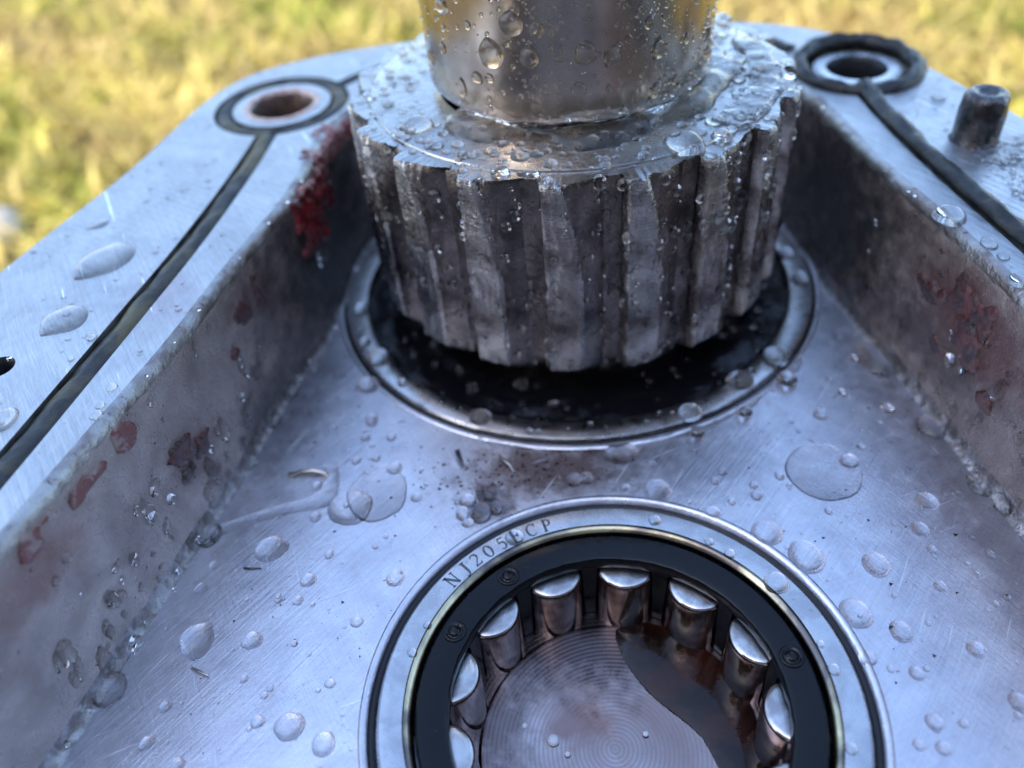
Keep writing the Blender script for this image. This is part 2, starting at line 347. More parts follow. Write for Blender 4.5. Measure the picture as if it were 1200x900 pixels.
('G', 0.638, 5.502, 0.296, 0.28, 0.35, 'largest glossy drop at the foot of the shaft, right of the centre'),
('G', -1.427, 7.057, 0.225, 0.31, 0.35, 'glassy round drop against the left foot of the shaft'),
('S', -2.172, 4.616, 0.176, 0.2, 0.3, 'largest teardrop shaped drop on the shaft, left of the centre'),
('S', -2.563, 5.058, 0.148, 0.122, 0.3, 'long drop on the left of the shaft at the top photo edge'),
('S', -2.021, 4.997, 0.158, 0.16, 0.3, 'second large oval drop on the shaft, above the largest teardrop'),
('S', -1.177, 4.86, 0.084, 0.093, 0.3, 'medium drop on the right side of the shaft, at the top'),
('S', -1.255, 4.99, 0.058, 0.058, 0.3, 'small drop on the right side of the shaft, at the top'),
('S', -1.579, 4.646, 0.142, 0.149, 0.3, 'left one of the pair of round drops in the middle of the shaft'),
('S', -1.414, 4.572, 0.123, 0.127, 0.3, 'right one of the pair of round drops in the middle of the shaft'),
('S', -1.101, 4.521, 0.114, 0.143, 0.3, 'medium drop on the right side of the shaft, halfway up'),
('S', -1.107, 4.002, 0.129, 0.109, 0.3, 'drop on the right part of the shaft near its foot, beside the gold edge'),
('S', -1.338, 3.861, 0.058, 0.072, 0.3, 'small drop on the right side of the shaft, low down'),
('S', -1.435, 4.171, 0.056, 0.07, 0.3, 'small drop on the right side of the shaft, low down and nearer the centre'),
('S', -2.442, 4.078, 0.091, 0.148, 0.3, 'small drop on the left side of the shaft, low down'),
('S', -2.328, 4.907, 0.062, 0.071, 0.3, 'tiny drop on the left side of the shaft, at the top'),
('S', -2.612, 4.51, 0.094, 0.087, 0.3, 'tiny drop on the far left side of the shaft, halfway up'),
('S', -2.568, 4.778, 0.065, 0.061, 0.3, 'tiny drop on the far left side of the shaft, at the top'),
('S', -1.804, 5.007, 0.055, 0.057, 0.3, 'small drop on the middle side of the shaft, at the top'),
('S', -1.732, 4.586, 0.066, 0.046, 0.3, 'small drop on the middle side of the shaft, halfway up'),
('S', -2.196, 4.301, 0.084, 0.071, 0.3, 'small drop on the left side of the shaft, low down and nearer the centre'),
('S', -2.297, 4.277, 0.107, 0.084, 0.3, 'medium drop on the left side of the shaft, low down'),
('S', -1.918, 4.607, 0.129, 0.138, 0.3, 'large drop on the middle side of the shaft, halfway up'),
('S', -1.866, 4.939, 0.102, 0.102, 0.3, 'medium drop on the middle side of the shaft, halfway up'),
('S', -1.625, 4.207, 0.1, 0.105, 0.3, 'medium drop on the middle side of the shaft, low down'),
('S', -0.535, 4.085, 0.121, 0.13, 0.3, 'small drop on the far right side of the shaft, halfway up'),
('S', -1.894, 4.001, 0.071, 0.071, 0.3, 'small drop on the middle side of the shaft, low down'),
('S', -2.833, 4.264, 0.141, 0.117, 0.3, 'tiny drop on the far left side of the shaft, halfway up and nearer the centre'),
('S', -2.059, 4.763, 0.062, 0.058, 0.3, 'small drop on the left side of the shaft, halfway up'),
('S', -2.218, 3.904, 0.058, 0.048, 0.3, 'tiny drop on the left side of the shaft, low down'),
('S', -0.957, 4.032, 0.057, 0.061, 0.3, 'tiny drop on the right side of the shaft, low down'),
('S', -0.856, 4.503, 0.062, 0.086, 0.3, 'tiny drop on the far right side of the shaft, halfway up'),
('S', -1.312, 4.738, 0.057, 0.058, 0.3, 'small drop on the right side of the shaft, halfway up')]
STAIN = (.19, .115, .10)
M_floor = mat('milled_aluminium_floor', (.84, .82, .86), 1, .34, col2=(.67, .65, .70), cscale=1.6, crange=(.35, .7), grain=[(.75, 1.0, 26, .91, 1.08), (-.45, 1.6, 38, .94, 1.05), (1.3, 1.4, 30, .95, 1.04)],
    scratch=[(.75, 1.0, 30, .5), (-.5, 1.6, 40, .3)],
    lines=[(.62, .55, 16, .69, (.9, .91, .94)), (-.25, .8, 22, .70, (.86, .87, .92)), (1.25, .7, 19, .705, (.86, .87, .92))],
    bump=[(60, .3, .006), (20, .25, .01), (4, .25, .02)], rvar=.09, rscale=5,
    dirt_shade=[((-.4, 3.3, 0), (1.5, .62, 1), STAIN, .85), ((-1.25, 2.8, 0), (.42, .35, 1), (.06, .04, .04), .8), ((-4.3, 5.6, 0), (.9, 2.4, 1), (.28, .27, .30), .6), ((4.9, 1, 0), (.6, 4, 1), (.30, .27, .29), .6),
          ((1.6, 3.2, 0), (1.3, .8, 1), (.30, .28, .31), .5)])  # greyer along both walls and right of the stain
M_rim = mat('machined_rim_aluminium', (.53, .54, .555), 1, .40, col2=(.41, .42, .44), cscale=1.2, crange=(.35, .7),
    rings=[((-13, -3, 0), 2.6, .22, None)], scratch=[(-.55, 1.2, 34, .7)], grain=[(-.45, 1.2, 30, .86, 1.12), (.3, 1.5, 36, .92, 1.07)], lines=[(-.4, .6, 17, .71, (.92, .94, .98))], bump=[(24, .35, .01), (5, .4, .02)], rvar=.08,
    dirt_shade=[((-5.1, 4.6, 2.5), (.6, .9, 1), (.40, .33, .36), .5), ((6.6, 6.0, 2.5), (.8, .7, 1), (.27, .27, .28), .6)])  # includes a darker grey patch beside the dowel pin
M_wall = mat('oily_cast_wall', (.50, .42, .385), .5, .34, col2=(.27, .21, .19), cscale=1.4, crange=(.3, .68), bump=[(1.6, .4, .10), (7, .4, .04), (28, .55, .015), (70, .5, .008)], coat=.55,
    rvar=.14, rscale=4, spots=(9, .68, (.07, .05, .045)),
    dirt_shade=[((-4.0, 5.2, 1.9), (.5, 1.1, .6), (.20, .075, .06), .6), ((-5.6, .9, 1.9), (.5, 1.0, .5), (.24, .095, .075), .6), ((-5.0, 3.4, 1.0), (.5, .6, .5), (.16, .06, .05), .6),
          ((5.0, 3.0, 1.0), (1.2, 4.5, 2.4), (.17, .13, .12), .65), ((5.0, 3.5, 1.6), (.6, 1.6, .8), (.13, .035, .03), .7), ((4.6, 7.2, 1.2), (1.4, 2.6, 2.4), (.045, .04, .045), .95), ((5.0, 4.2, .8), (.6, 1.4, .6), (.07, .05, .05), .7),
          ((-3.7, 8, 1), (1.6, 3.2, 2.6), (.06, .055, .06), .95), ((-4.4, 5.2, 0), (1, 2, 1.0), (.10, .095, .11), .7), ((.5, 11.6, 1), (4, 1, 3), (.06, .055, .06), .8)])  # broad dark patches over the right wall, beside and behind the gear
M_side = mat('rough_cast_side', (.42, .43, .45), .8, .55, bump=[(12, .5, .03)])
M_ring = mat('bearing_steel', (.66, .665, .68), 1, .27, scratch=[(0, 3, 60, .12)], bump=[(35, .10, .01), (6, .1, .01)], rvar=.07, col2=(.52, .52, .54), cscale=3)
M_ringb = mat('wet_bearing_steel', (.74, .735, .73), 1, .30, bump=[(30, .2, .01), (4, .2, .02)], rvar=.08, col2=(.42, .39, .37), cscale=1.4, crange=(.45, .7), coat=.5,
    dirt_shade=[((0, -3.9, 0), (2.4, .6, 1), (.26, .22, .21), .45)])
M_chamrefl = mat('chamfer_gold_reflection', (.16, .14, .13), 1, .25, col2=(.80, .70, .44), cscale=.55, crange=(.46, .60), bump=[(30, .1, .01)])  # warm reflection on the steel chamfer, painted as patchy gold
M_black = mat('oily_black_cage', (.006, .007, .009), 0, .09, ior=1.36, bump=[(12, .10, .01), (2, .3, .06)], rvar=.06, spots=(60, .75, (.2, .22, .23)))
M_gap = mat('dark_gap', (.02, .021, .024), .3, .35, bump=[(20, .3, .01)])
M_roller = mat('polished_roller_steel', (.58, .54, .53), 1, .15, bump=[(4, .08, .01)], rvar=.04, col2=(.30, .25, .24), cscale=2)
M_rtop = mat('roller_end_steel', (.70, .70, .70), 1, .28, col2=(.42, .40, .40), cscale=3, bump=[(5, .3, .03)])
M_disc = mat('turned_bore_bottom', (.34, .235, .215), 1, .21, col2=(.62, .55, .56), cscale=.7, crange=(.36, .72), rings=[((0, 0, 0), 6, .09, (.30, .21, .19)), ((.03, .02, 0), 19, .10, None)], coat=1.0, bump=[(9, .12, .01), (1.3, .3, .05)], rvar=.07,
    spots=(14, .72, (.10, .05, .04)), dirt_shade=[((-.45, .35, 0), (.5, .35, 1), (.20, .07, .045), .6), ((0, 1.35, 0), (2.0, .85, 1), (.05, .034, .036), .95), ((-1.35, .5, 0), (.5, 1.2, 1), (.08, .055, .055), .8)])  # dark patch at the top paints in the gear's reflection
M_oil = mat('black_oil', (.006, .006, .008), 0, .05, bump=[(1.8, .6, .12), (7, .12, .03)], ior=1.5)
M_boil = mat('brown_oil', (.010, .004, .003), 0, .03, bump=[(1.1, .5, .05)], col2=(.035, .010, .006), cscale=1.5, ior=1.47)
M_gear = mat('dark_wet_gear_steel', (.25, .215, .205), 1, .27, col2=(.045, .036, .036), cscale=1.5, crange=(.36, .66), bump=[(3, .4, .05), (11, .4, .03), (45, .45, .01)], rvar=.12, coat=.8,
    spots=(30, .71, (.62, .60, .55)))  # light specks in the colour imitate wet sparkle
M_toothland = mat('milled_tooth_land', (.50, .475, .46), 1, .24, lay=(45, 1.0), col2=(.085, .068, .066), cscale=1.3, crange=(.40, .66),
    bump=[(3, .35, .04), (14, .4, .03), (45, .4, .01)], rvar=.12, coat=.8, spots=(34, .72, (.8, .78, .74)))  # paler land tone and specks also stand in for ridge highlights
M_gtop = mat('wet_gear_top', (.50, .50, .49), 1, .30, col2=(.34, .32, .31), cscale=2, crange=(.4, .65), scratch=[(.2, 2, 50, .2)], bump=[(14, .3, .02), (4, .35, .03)], rvar=.08, coat=.5)
M_shaft = mat('ground_shaft_steel', (.48, .41, .34), 1, .19, col2=(.27, .215, .18), cscale=1.3, crange=(.35, .7), scratch=[], bump=[(40, .10, .005), (3, .12, .02)], rvar=.06, rscale=3,
    spots=(38, .70, (.28, .24, .20)))
M_rubber = mat('black_rubber', (.008, .009, .011), 0, .40, bump=[(14, .5, .03), (45, .4, .01)], rvar=.14, col2=(.035, .034, .028), cscale=3, crange=(.5, .7))
M_rubber2 = mat('worn_olive_rubber', (.016, .017, .019), 0, .50, bump=[(10, .4, .03), (45, .3, .01)], rvar=.1, col2=(.085, .075, .035), cscale=1.2, crange=(.48, .62))
M_groove = mat('groove_metal', (.35, .34, .30), .8, .45, col2=(.16, .15, .11), cscale=3, bump=[(14, .3, .02)])
M_pin = mat('oiled_pin_steel', (.12, .12, .13), 1, .30, bump=[(9, .6, .05), (30, .3, .01)], rvar=.1, coat=.7, col2=(.05, .045, .045), cscale=4)
M_letter = mat('etched_letters', (.12, .12, .14), .6, .5)
M_red = mat('dark_red_sealant', (.30, .012, .016), 0, .22, col2=(.10, .006, .010), cscale=4, bump=[(8, .7, .06), (30, .4, .02)], coat=.8)
M_redp = mat('faded_red_sealant', (.19, .055, .045), 0, .30, col2=(.30, .21, .19), cscale=7, crange=(.5, .62), bump=[(10, .8, .06), (35, .5, .02)], coat=.7)
M_redc = mat('red_crust', (.24, .035, .035), 0, .30, col2=(.42, .27, .26), cscale=7, crange=(.5, .62), bump=[(10, .8, .06), (35, .5, .02)], coat=.7)
M_redd = mat('thin_red_residue', (.11, .022, .018), 0, .22, col2=(.03, .010, .009), cscale=5, bump=[(10, .8, .06), (35, .5, .02)], coat=.8)
M_chip = mat('metal_shavings', (.55, .53, .50), 1, .35)
M_dark = mat('dark_grit', (.03, .025, .025), .2, .4)
M_soil = mat('soil', (.10, .075, .045), 0, .9, col2=(.16, .13, .06), cscale=.15, crange=(.4, .6), bump=[(1, .6, .3)])
M_stone = mat('grey_stone', (.45, .42, .38), 0, .8, col2=(.32, .30, .28), cscale=.8, bump=[(2, .5, .2)])
M_plank = mat('weathered_plank', (.20, .165, .13), 0, .8, col2=(.13, .11, .09), cscale=.3, bump=[(1, .5, .3)])
def water(name, rough=0, bumpst=0, tint=(1, 1, 1)):
    m = bpy.data.materials.new(name); m.use_nodes = True; b = m.node_tree.nodes['Principled BSDF']
    b.inputs['Base Color'].default_value = (*tint, 1); b.inputs['Transmission Weight'].default_value = 1; b.inputs['IOR'].default_value = 1.335; b.inputs['Roughness'].default_value = rough
    if bumpst:
        N = m.node_tree.nodes; L = m.node_tree.links
        n = N.new('ShaderNodeTexNoise'); n.inputs['Scale'].default_value = 3.; n.inputs['Detail'].default_value = 3
        tc = N.new('ShaderNodeTexCoord'); L.new(tc.outputs['Object'], n.inputs['Vector'])
        bn = N.new('ShaderNodeBump'); bn.inputs['Strength'].default_value = bumpst; bn.inputs['Distance'].default_value = .06
        L.new(n.outputs['Fac'], bn.inputs['Height']); L.new(bn.outputs[0], b.inputs['Normal'])
    return m
M_water = water('clear_water'); M_film = water('rippled_water', 0, .8)

# ---------------------------------------------------------------- housing
H = 2.5; BX, BY = .50, 7.66; HG = 3.61
arc = lambda cx, cy, r, a0, a1, n: [(cx+r*math.cos(math.radians(a0+(a1-a0)*i/(n-1))), cy+r*math.sin(math.radians(a0+(a1-a0)*i/(n-1)))) for i in range(n)]
inner_ctl = [(5.35, -.5), (5.12, 2.0), (5.0, 3.3), (4.9, 4.4), (4.74, 5.5), (4.62, 6.5)] + arc(BX, BY, 4.06, 0, 180, 13) + \
    [(-3.76, 6.7), (-4.0, 6.0), (-4.35, 4.9), (-4.72, 3.6), (-5.25, 2.1), (-5.72, .7), (-6.2, -.9), (-6.45, -2.6), (-6.2, -4.6), (-4.6, -6.3), (-2, -7), (1.5, -7), (4.0, -6.2), (5.3, -4.4), (5.5, -2.4)]
outer_ctl = [(7.8, -1), (7.6, 2), (7.4, 4.6), (7.14, 6.94), (6.83, 8.25), (6.5, 9.5), (5.9, 10.6), (5.0, 11.45), (3.81, 12.0), (2.0, 12.55), (0, 12.75), (-1.9, 12.6), (-3.59, 12.35), (-5.0, 11.75), (-5.75, 10.6), (-6.45, 8.3), (-7.21, 6.41), (-7.6, 5.4), (-8.4, 3.3), (-9.2, .9), (-9.6, -2), (-9.4, -6), (-7.5, -9.2), (-3, -10), (2.5, -10), (6.5, -9), (7.7, -5.5)]
INNER = catmull(inner_ctl, .12, True); OUTER = catmull(outer_ctl, .2, True)
NI = normals2(INNER)
def area(P): return sum(P[i-1].x*P[i].y-P[i].x*P[i-1].y for i in range(len(P)))/2
if area(INNER) < 0: INNER.reverse(); NI = normals2(INNER)
# for a counter-clockwise loop NI points inwards (into the recess)
off = lambda P, N, dd: [p-n*dd for p, n in zip(P, N)]
CH = .13                                                        # worn chamfer round the recess
RIM_IN = off(INNER, NI, CH)
circle = lambda cx, cy, r, n=72: [Vector((cx+r*math.cos(2*PI*i/n), cy+r*math.sin(2*PI*i/n))) for i in range(n)]
def inside(pt, poly):
    x, y = pt[0], pt[1]; c = False; j = len(poly)-1
    for i in range(len(poly)):
        xi, yi, xj, yj = poly[i][0], poly[i][1], poly[j][0], poly[j][1]
        if (yi > y) != (yj > y) and x < (xj-xi)*(y-yi)/(yj-yi)+xi: c = not c
        j = i
    return c
def sheet(name, loops, keep, z):
    V = []; E = []
    for lp in loops:
        b0 = len(V); V += [Vector((p[0], p[1])) for p in lp]; E += [(b0+i, b0+(i+1) % len(lp)) for i in range(len(lp))]
    vo, eo, fo, *_ = geometry.delaunay_2d_cdt(V, E, [], 0, 1e-5)
    F = []
    for f in fo:
        c = (sum(vo[i].x for i in f)/len(f), sum(vo[i].y for i in f)/len(f))
        if keep(c): F.append(tuple(f))
    me = mesh(name, [(v.x, v.y, z) for v in vo], F)
    bm = bmesh.new(); bm.from_mesh(me); bmesh.ops.delete(bm, geom=[v for v in bm.verts if not v.link_faces], context='VERTS')
    for f in bm.faces:
        if f.normal.z < 0: f.normal_flip()
    return me, bm
HL, HR = (-4.29, 10.2), (5.54, 9.28)
cordL = catmull([(-4.38, 9.15), (-4.55, 8.0), (-4.78, 6.8), (-5.05, 5.6), (-5.34, 4.5), (-5.70, 3.16), (-6.07, 1.82), (-6.55, .2), (-7.2, -1.9), (-7.45, -4), (-6.7, -7), (-4.5, -8.3), (0, -8.5), (4.5, -8), (6.3, -6), (6.2, -3), (5.95, 0), (5.74, 2), (5.60, 3.9), (5.46, 5.3), (5.36, 6.7), (5.34, 7.7), (5.36, 8.55)], .12)
cordT = catmull([(-3.35, 10.75), (-2.88, 11.2), (-1.6, 11.95), (.3, 12.15), (2.4, 11.9), (3.7, 11.45), (4.3, 11.0), (4.75, 10.3)], .12)
GW = .182
def ribbon(P, hw):
    N = normals2(P, False); return [p+n*hw for p, n in zip(P, N)] + [p-n*hw for p, n in reversed(list(zip(P, N)))]
gl, gt_ = ribbon(cordL, GW), ribbon(cordT, GW-.04)
dist2 = lambda p, c: math.hypot(p[0]-c[0], p[1]-c[1])
def in_groove(c):
    if .86 < dist2(c, HL) < 1.19 or .70 < dist2(c, HR) < 1.08: return True
    if dist2(c, HL) < .9 or dist2(c, HR) < .72: return False
    return inside(c, gl) or inside(c, gt_)
housing = empty('pump_housing', (0, 0, 0), label='wet aluminium pump housing with deep recess, sealing rim and two bearing bores', cat='pump housing')
loops = [OUTER, RIM_IN, gl, gt_, circle(*HL, .86), circle(*HL, 1.19), circle(*HR, .70), circle(*HR, 1.08), circle(*HL, .60), circle(*HR, .50), circle(6.2, 6.53, .33, 24), circle(-6.74, 3.56, .19, 24)]
def keep_rim(c):
    return inside(c, OUTER) and not inside(c, RIM_IN) and dist2(c, HL) > .60 and dist2(c, HR) > .50 and dist2(c, (-6.74, 3.56)) > .19
me, bm = sheet('rim_face', loops, keep_rim, H)
gf = [f for f in bm.faces if in_groove(f.calc_center_median())]
r = bmesh.ops.extrude_face_region(bm, geom=gf)
for v in [g for g in r['geom'] if isinstance(g, bmesh.types.BMVert)]: v.co.z -= .22
bmesh.ops.delete(bm, geom=gf, context='FACES')
bm.to_mesh(me); bm.free()
rim = link('rim_face', me, M_rim, housing, smooth=False)
for f in me.polygons: f.use_smooth = False
me.materials.append(M_groove)
for f in me.polygons:
    if f.center.z < H-.01: f.material_index = 1
M_rust = mat('rusty_hole_edge', (.42, .23, .19), .2, .45, col2=(.55, .45, .42), cscale=5, bump=[(10, .7, .04), (35, .5, .02)], coat=.4)
M_bore = mat('rusty_hole_wall', (.16, .10, .075), .4, .5, col2=(.07, .05, .04), cscale=3, bump=[(12, .5, .03)])
# bolt holes through the rim
for (cx, cy), r_, tint in ((HL, .60, M_bore), (HR, .50, M_gap), ((-6.74, 3.56), .19, M_gap)):
    link('bolt_hole', lathe('bolt_hole', [(r_, 0), (r_-.05, -.06), (r_-.06, -.5), (r_-.07, -2.2), (0, -2.25)], 64, False, disp=lambda a, r, z: (.012*nz(math.cos(a)*3, math.sin(a)*3, z*5), 0)), tint, housing, (cx, cy, H-.001))
# recess wall: chamfer, rough cast face with runs and lumps, bead at the foot
prof = [(-CH, H), (-CH*.45, H-.018), (-.02, H-.075), (.0, H-.15)] + [(.0-.03*math.sin(k/16*PI), H-.15-(H-.15-.20)*k/16) for k in range(1, 17)] + [(.01, .10), (.03, .05), (.055, .018), (.09, .002), (.16, -.02)]
V = []; F = []; n = len(INNER); k = len(prof)
for i in range(n):
    p, nn = INNER[i], NI[i]
    for j, (o_, z) in enumerate(prof):
        amp = 0 if j == 0 or j >= k-2 else (.35 if j < 4 else 1)
        q = .028*amp*nz(p.x*1.7, p.y*1.7, z*1.1)+.015*amp*nz(p.x*5, p.y*5, z*3)
        if 3 < j < 20: q += .05*max(0, nz(p.x*2.2+9, p.y*2.2, z*.6)-.25)
        if j in (1, 2, 3): q += .035*nz(p.x*6, p.y*6, j)
        zz = z + (.03*nz(p.x*7, p.y*7, 3) if j in (20, 21, 22) else 0)
        c = p+nn*(o_+q); V.append((c.x, c.y, zz))
for i in range(n):
    i2 = (i+1) % n
    for j in range(k-1): F.append((i*k+j, i*k+j+1, i2*k+j+1, i2*k+j))
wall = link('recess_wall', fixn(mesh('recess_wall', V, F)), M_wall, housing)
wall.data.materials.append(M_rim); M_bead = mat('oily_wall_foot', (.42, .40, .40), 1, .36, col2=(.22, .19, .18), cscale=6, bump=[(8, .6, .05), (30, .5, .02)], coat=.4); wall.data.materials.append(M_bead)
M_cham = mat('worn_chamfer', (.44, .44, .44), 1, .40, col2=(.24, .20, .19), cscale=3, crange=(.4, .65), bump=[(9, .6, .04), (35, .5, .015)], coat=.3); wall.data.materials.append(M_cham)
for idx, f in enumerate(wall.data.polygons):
    j = idx % (k-1)
    f.material_index = 3 if j < 3 else (2 if j >= 19 else 0)
# recess floor with two bores
FIN = off(INNER, NI, -.03)
RA, RB = 2.70, 4.02
me, bm = sheet('recess_floor', [FIN, circle(0, 0, RA, 160), circle(BX, BY, RB, 200)], lambda c: inside(c, FIN) and dist2(c, (0, 0)) > RA and dist2(c, (BX, BY)) > RB, 0)
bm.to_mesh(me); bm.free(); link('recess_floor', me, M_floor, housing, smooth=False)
# outer side and underside
V = []; F = []; n = len(OUTER); ON = normals2(OUTER); s_ = 1 if area(OUTER) > 0 else -1
for i in range(n):
    for (o_, z) in ((0, H), (-.04, H-.06), (-.05, H-1), (-.05, -11.9)):
        q = OUTER[i]-ON[i]*s_*(-o_*-1); V.append((q.x, q.y, z))
for i in range(n):
    for j in range(3): F.append((i*4+j, i*4+j+1, ((i+1) % n)*4+j+1, ((i+1) % n)*4+j))
F.append(tuple(i*4+3 for i in range(n)))
link('outer_side', fixn(mesh('outer_side', V, F)), M_side, housing, sharp=40)
# bores (walls and bottoms)
link('bearing_bore', lathe('bearing_bore', [(RA+.06, .001), (RA+.05, .022), (RA, .022), (RA-.03, -.03), (RA-.04, -2.4), (0, -2.4)], 160, False), M_floor, housing, (0, 0, .0))
link('bearing_bore', lathe('bearing_bore', [(RB+.07, .001), (RB+.05, .02), (RB, .018), (RB-.02, -.04), (RB-.03, -2.4), (0, -2.4)], 180, False), M_floor, housing, (BX, BY, .0))

# ---------------------------------------------------------------- front roller bearing
fb = empty('roller_bearing', (0, 0, -1.5), label='front roller bearing with black cage and steel rollers pressed into the floor', cat='roller bearing')
up = lambda o: setattr(o, 'location', (0, 0, 1.5))
o = link('outer_ring', lathe('outer_ring', [(2.535, .012), (2.29, .012), (2.255, -.002), (2.225, -.03), (2.20, -.09), (2.20, -1.0), (2.6, -1.0), (2.6, -.10), (2.59, -.055), (2.565, -.015)], 200), M_ring, fb, sharp=25); up(o)
o = link('ring_chamfer', lathe('ring_chamfer', [(2.292, .0135), (2.257, .001), (2.227, -.027), (2.196, -.085), (2.19, -.085), (2.22, -.03), (2.25, -.005)], 200), M_chamrefl, fb); up(o)
o = link('gap_ring', lathe('gap_ring', [(2.60, -.07), (2.665, -.06), (2.665, -.2), (2.60, -.2)], 160), M_gap, fb); up(o)
o = link('cage', lathe('cage', [(2.17, -.07), (2.14, -.045), (1.86, -.045), (1.825, -.065), (1.80, -.13), (1.82, -.24), (2.17, -.24)], 200, disp=lambda a, r, z: ((.010*nz(a*14, z*4)+.006*nz(a*40)) if r < 1.87 else 0, 0)), M_black, fb, sharp=35); up(o)
NR = 13; A0 = math.radians(77.5)
rp = lathe('roller', [(0, 0), (.30, 0), (.345, -.012), (.368, -.035), (.376, -.08), (.376, -.93), (.0, -.93)], 40, False)
rp.materials.append(M_roller); rp.materials.append(M_rtop)
for f in rp.polygons:
    if f.normal.z > .9 and f.center.z > -.02: f.material_index = 1
for i in range(NR):
    a = A0+2*PI*i/NR
    o = link('roller', rp, None, fb, (1.945*math.cos(a), 1.945*math.sin(a), 1.5-.30), sharp=50)
bar = mesh('b', [(1.80, -.10, -.2), (2.17, -.10, -.2), (2.17, .10, -.2), (1.80, .10, -.2), (1.80, -.06, -1.2), (2.17, -.1, -1.2), (2.17, .1, -1.2), (1.80, .06, -1.2)], [(0, 1, 2, 3), (7, 6, 5, 4), (0, 4, 5, 1), (1, 5, 6, 2), (2, 6, 7, 3), (3, 7, 4, 0)])
bar.name = 'cage_bar'
for i in range(NR):
    a = A0+2*PI*(i+.5)/NR; o = link('cage_bar', bar, M_black, fb, (0, 0, 1.5), smooth=False); o.rotation_euler.z = a
cpin = lathe('cage_pin', [(0, .0), (.04, -.004), (.065, -.022), (.078, -.046), (.092, -.046), (.100, -.030), (.122, -.026), (.135, -.036), (.135, -.06)], 28, False)
for i in (0, 1, 5, 10, 8):
    deg = (36+i*27.69); 
for deg in (149.4, 121.7, 8.3, 177.0+26.9, -19.4-27.7):
    a = math.radians(deg); link('cage_pin', cpin, M_black, fb, (1.99*math.cos(a), 1.99*math.sin(a), 1.5+.004))
for bx_, by_, br_, lb in ((-.71, .17, .075, 'largest of the pale bubbles in the oil on the bearing bore bottom'), (.38, .13, .035, 'tiny pale bubble right of the centre of the bore bottom'), (-1.03, .38, .04, 'small pale bubble left of the largest bubble on the bore bottom'), (-.56, -.01, .035, 'small pale bubble just below and right of the largest bubble')):
    bub = lathe('bubble', [(0, .62), (.45, .55), (.8, .36), (.98, .12), (1, -.1)], 20, False); o = link('bubble', bub, mat('pale_bubble', (.62, .64, .68), 0, .12, coat=.8), None, (bx_, by_, -1.22)); o.scale = (br_,)*3; tag(o, lb, 'bubble', 'bubbles on the bore bottom')
# raceway and shoulder behind the rollers
#o = link('inner_shoulder', lathe('inner_shoulder', [(2.19, -.9), (1.55, -1.16), (1.50, -1.18), (1.48, -1.26), (2.19, -1.3)], 128), M_gap, fb); up(o)
# engraved lettering: strokes with thick and thin parts and serifs
def stroke(P, w0):
    """flat ribbon along P with half widths w0"""
    P = [Vector(p) for p in P]; N = normals2(P, False); w_ = w0 if isinstance(w0, (list, tuple)) else [w0]*len(P)
    return [p+n*h for p, n, h in zip(P, N, w_)], [p-n*h for p, n, h in zip(P, N, w_)]
def arcp(cx, cy, rx, ry, a0, a1, m=12): return [(cx+rx*math.cos(math.radians(a0+(a1-a0)*i/m)), cy+ry*math.sin(math.radians(a0+(a1-a0)*i/m))) for i in range(m+1)]
T, t_ = .09, .042
serif = lambda x, y, w_=.13: ([(x-w_, y), (x+w_, y)], t_)
G = {'N': [([(.12, 0), (.12, 1)], t_), ([(.12, 1), (.68, 0)], T), ([(.68, 0), (.68, 1)], t_), serif(.12, .02), serif(.08, .98), serif(.68, .98)],
 'J': [([(.42, 1), (.42, .15), (.36, -.05), (.22, -.14), (.10, -.08)], [T, T, T*.8, t_, T*.7]), serif(.42, .98, .18)],
 '2': [(arcp(.32, .72, .24, .26, 165, -30)+[(.10, .05)], [.04, .04]+[.05]*5+[.075]*4+[.06, .05, .04]), ([(.08, .05), (.58, .05)], .055), ([(.56, .03), (.60, .2)], t_)],
 '0': [(arcp(.34, .5, .26, .48, 90, 450, 24), [.035+.045*abs(math.cos(math.radians(90+15*i))) for i in range(25)])],
 '5': [([(.56, .96), (.18, .96)], .05), ([(.18, .96), (.14, .55)], t_), ([(.14, .55)]+arcp(.30, .32, .24, .30, 110, -130, 12), [t_]+[.05]+[.07]*7+[.06, .05, .05, .045, .05])],
 'E': [([(.16, 0), (.16, 1)], T), ([(.04, .02), (.60, .02)], t_), ([(.04, .98), (.58, .98)], t_), ([(.16, .52), (.45, .52)], t_), ([(.58, .98), (.58, .78)], t_), ([(.60, .02), (.62, .24)], t_), ([(.45, .40), (.45, .64)], t_)],
 'C': [(arcp(.42, .5, .34, .48, 45, 315, 20), [t_]*4+[.05]*3+[.08]*7+[.05]*3+[t_]*4), ([(.66, .98), (.68, .72)], t_)],
 'P': [([(.16, 0), (.16, 1)], T), serif(.16, .02, .14), ([(.04, .98), (.30, .98)], t_), (arcp(.28, .73, .28, .25, 90, -90, 10)+[(.16, .48)], [t_, .04, .06, .07, .08, .08, .08, .07, .06, .04, t_, t_])]}
V = []; F = []
S = .185; txt = 'NJ205ECP'
ang0 = math.radians(137.4); step = math.radians(34.4/7.0)
adv = {'N': 1.08, 'J': .86, '2': .95, '0': .98, '5': .95, 'E': 1.0, 'C': 1.06, 'P': .9}
a = ang0
for ch in txt:
    for P, w_ in G[ch]:
        A_, B_ = stroke(P, w_); b0 = len(V)
        for pa, pb in zip(A_, B_):
            for q in (pa, pb):
                rr = 2.318+q.y*S; th = a-(q.x*S*.98)/2.41
                V.append((rr*math.cos(th), rr*math.sin(th), .0145))
        for i in range(len(A_)-1): F.append((b0+2*i, b0+2*i+1, b0+2*i+3, b0+2*i+2))
    a -= step*adv[ch]
o = link('lettering', mesh('lettering', V, F), M_letter, fb, smooth=False); up(o)
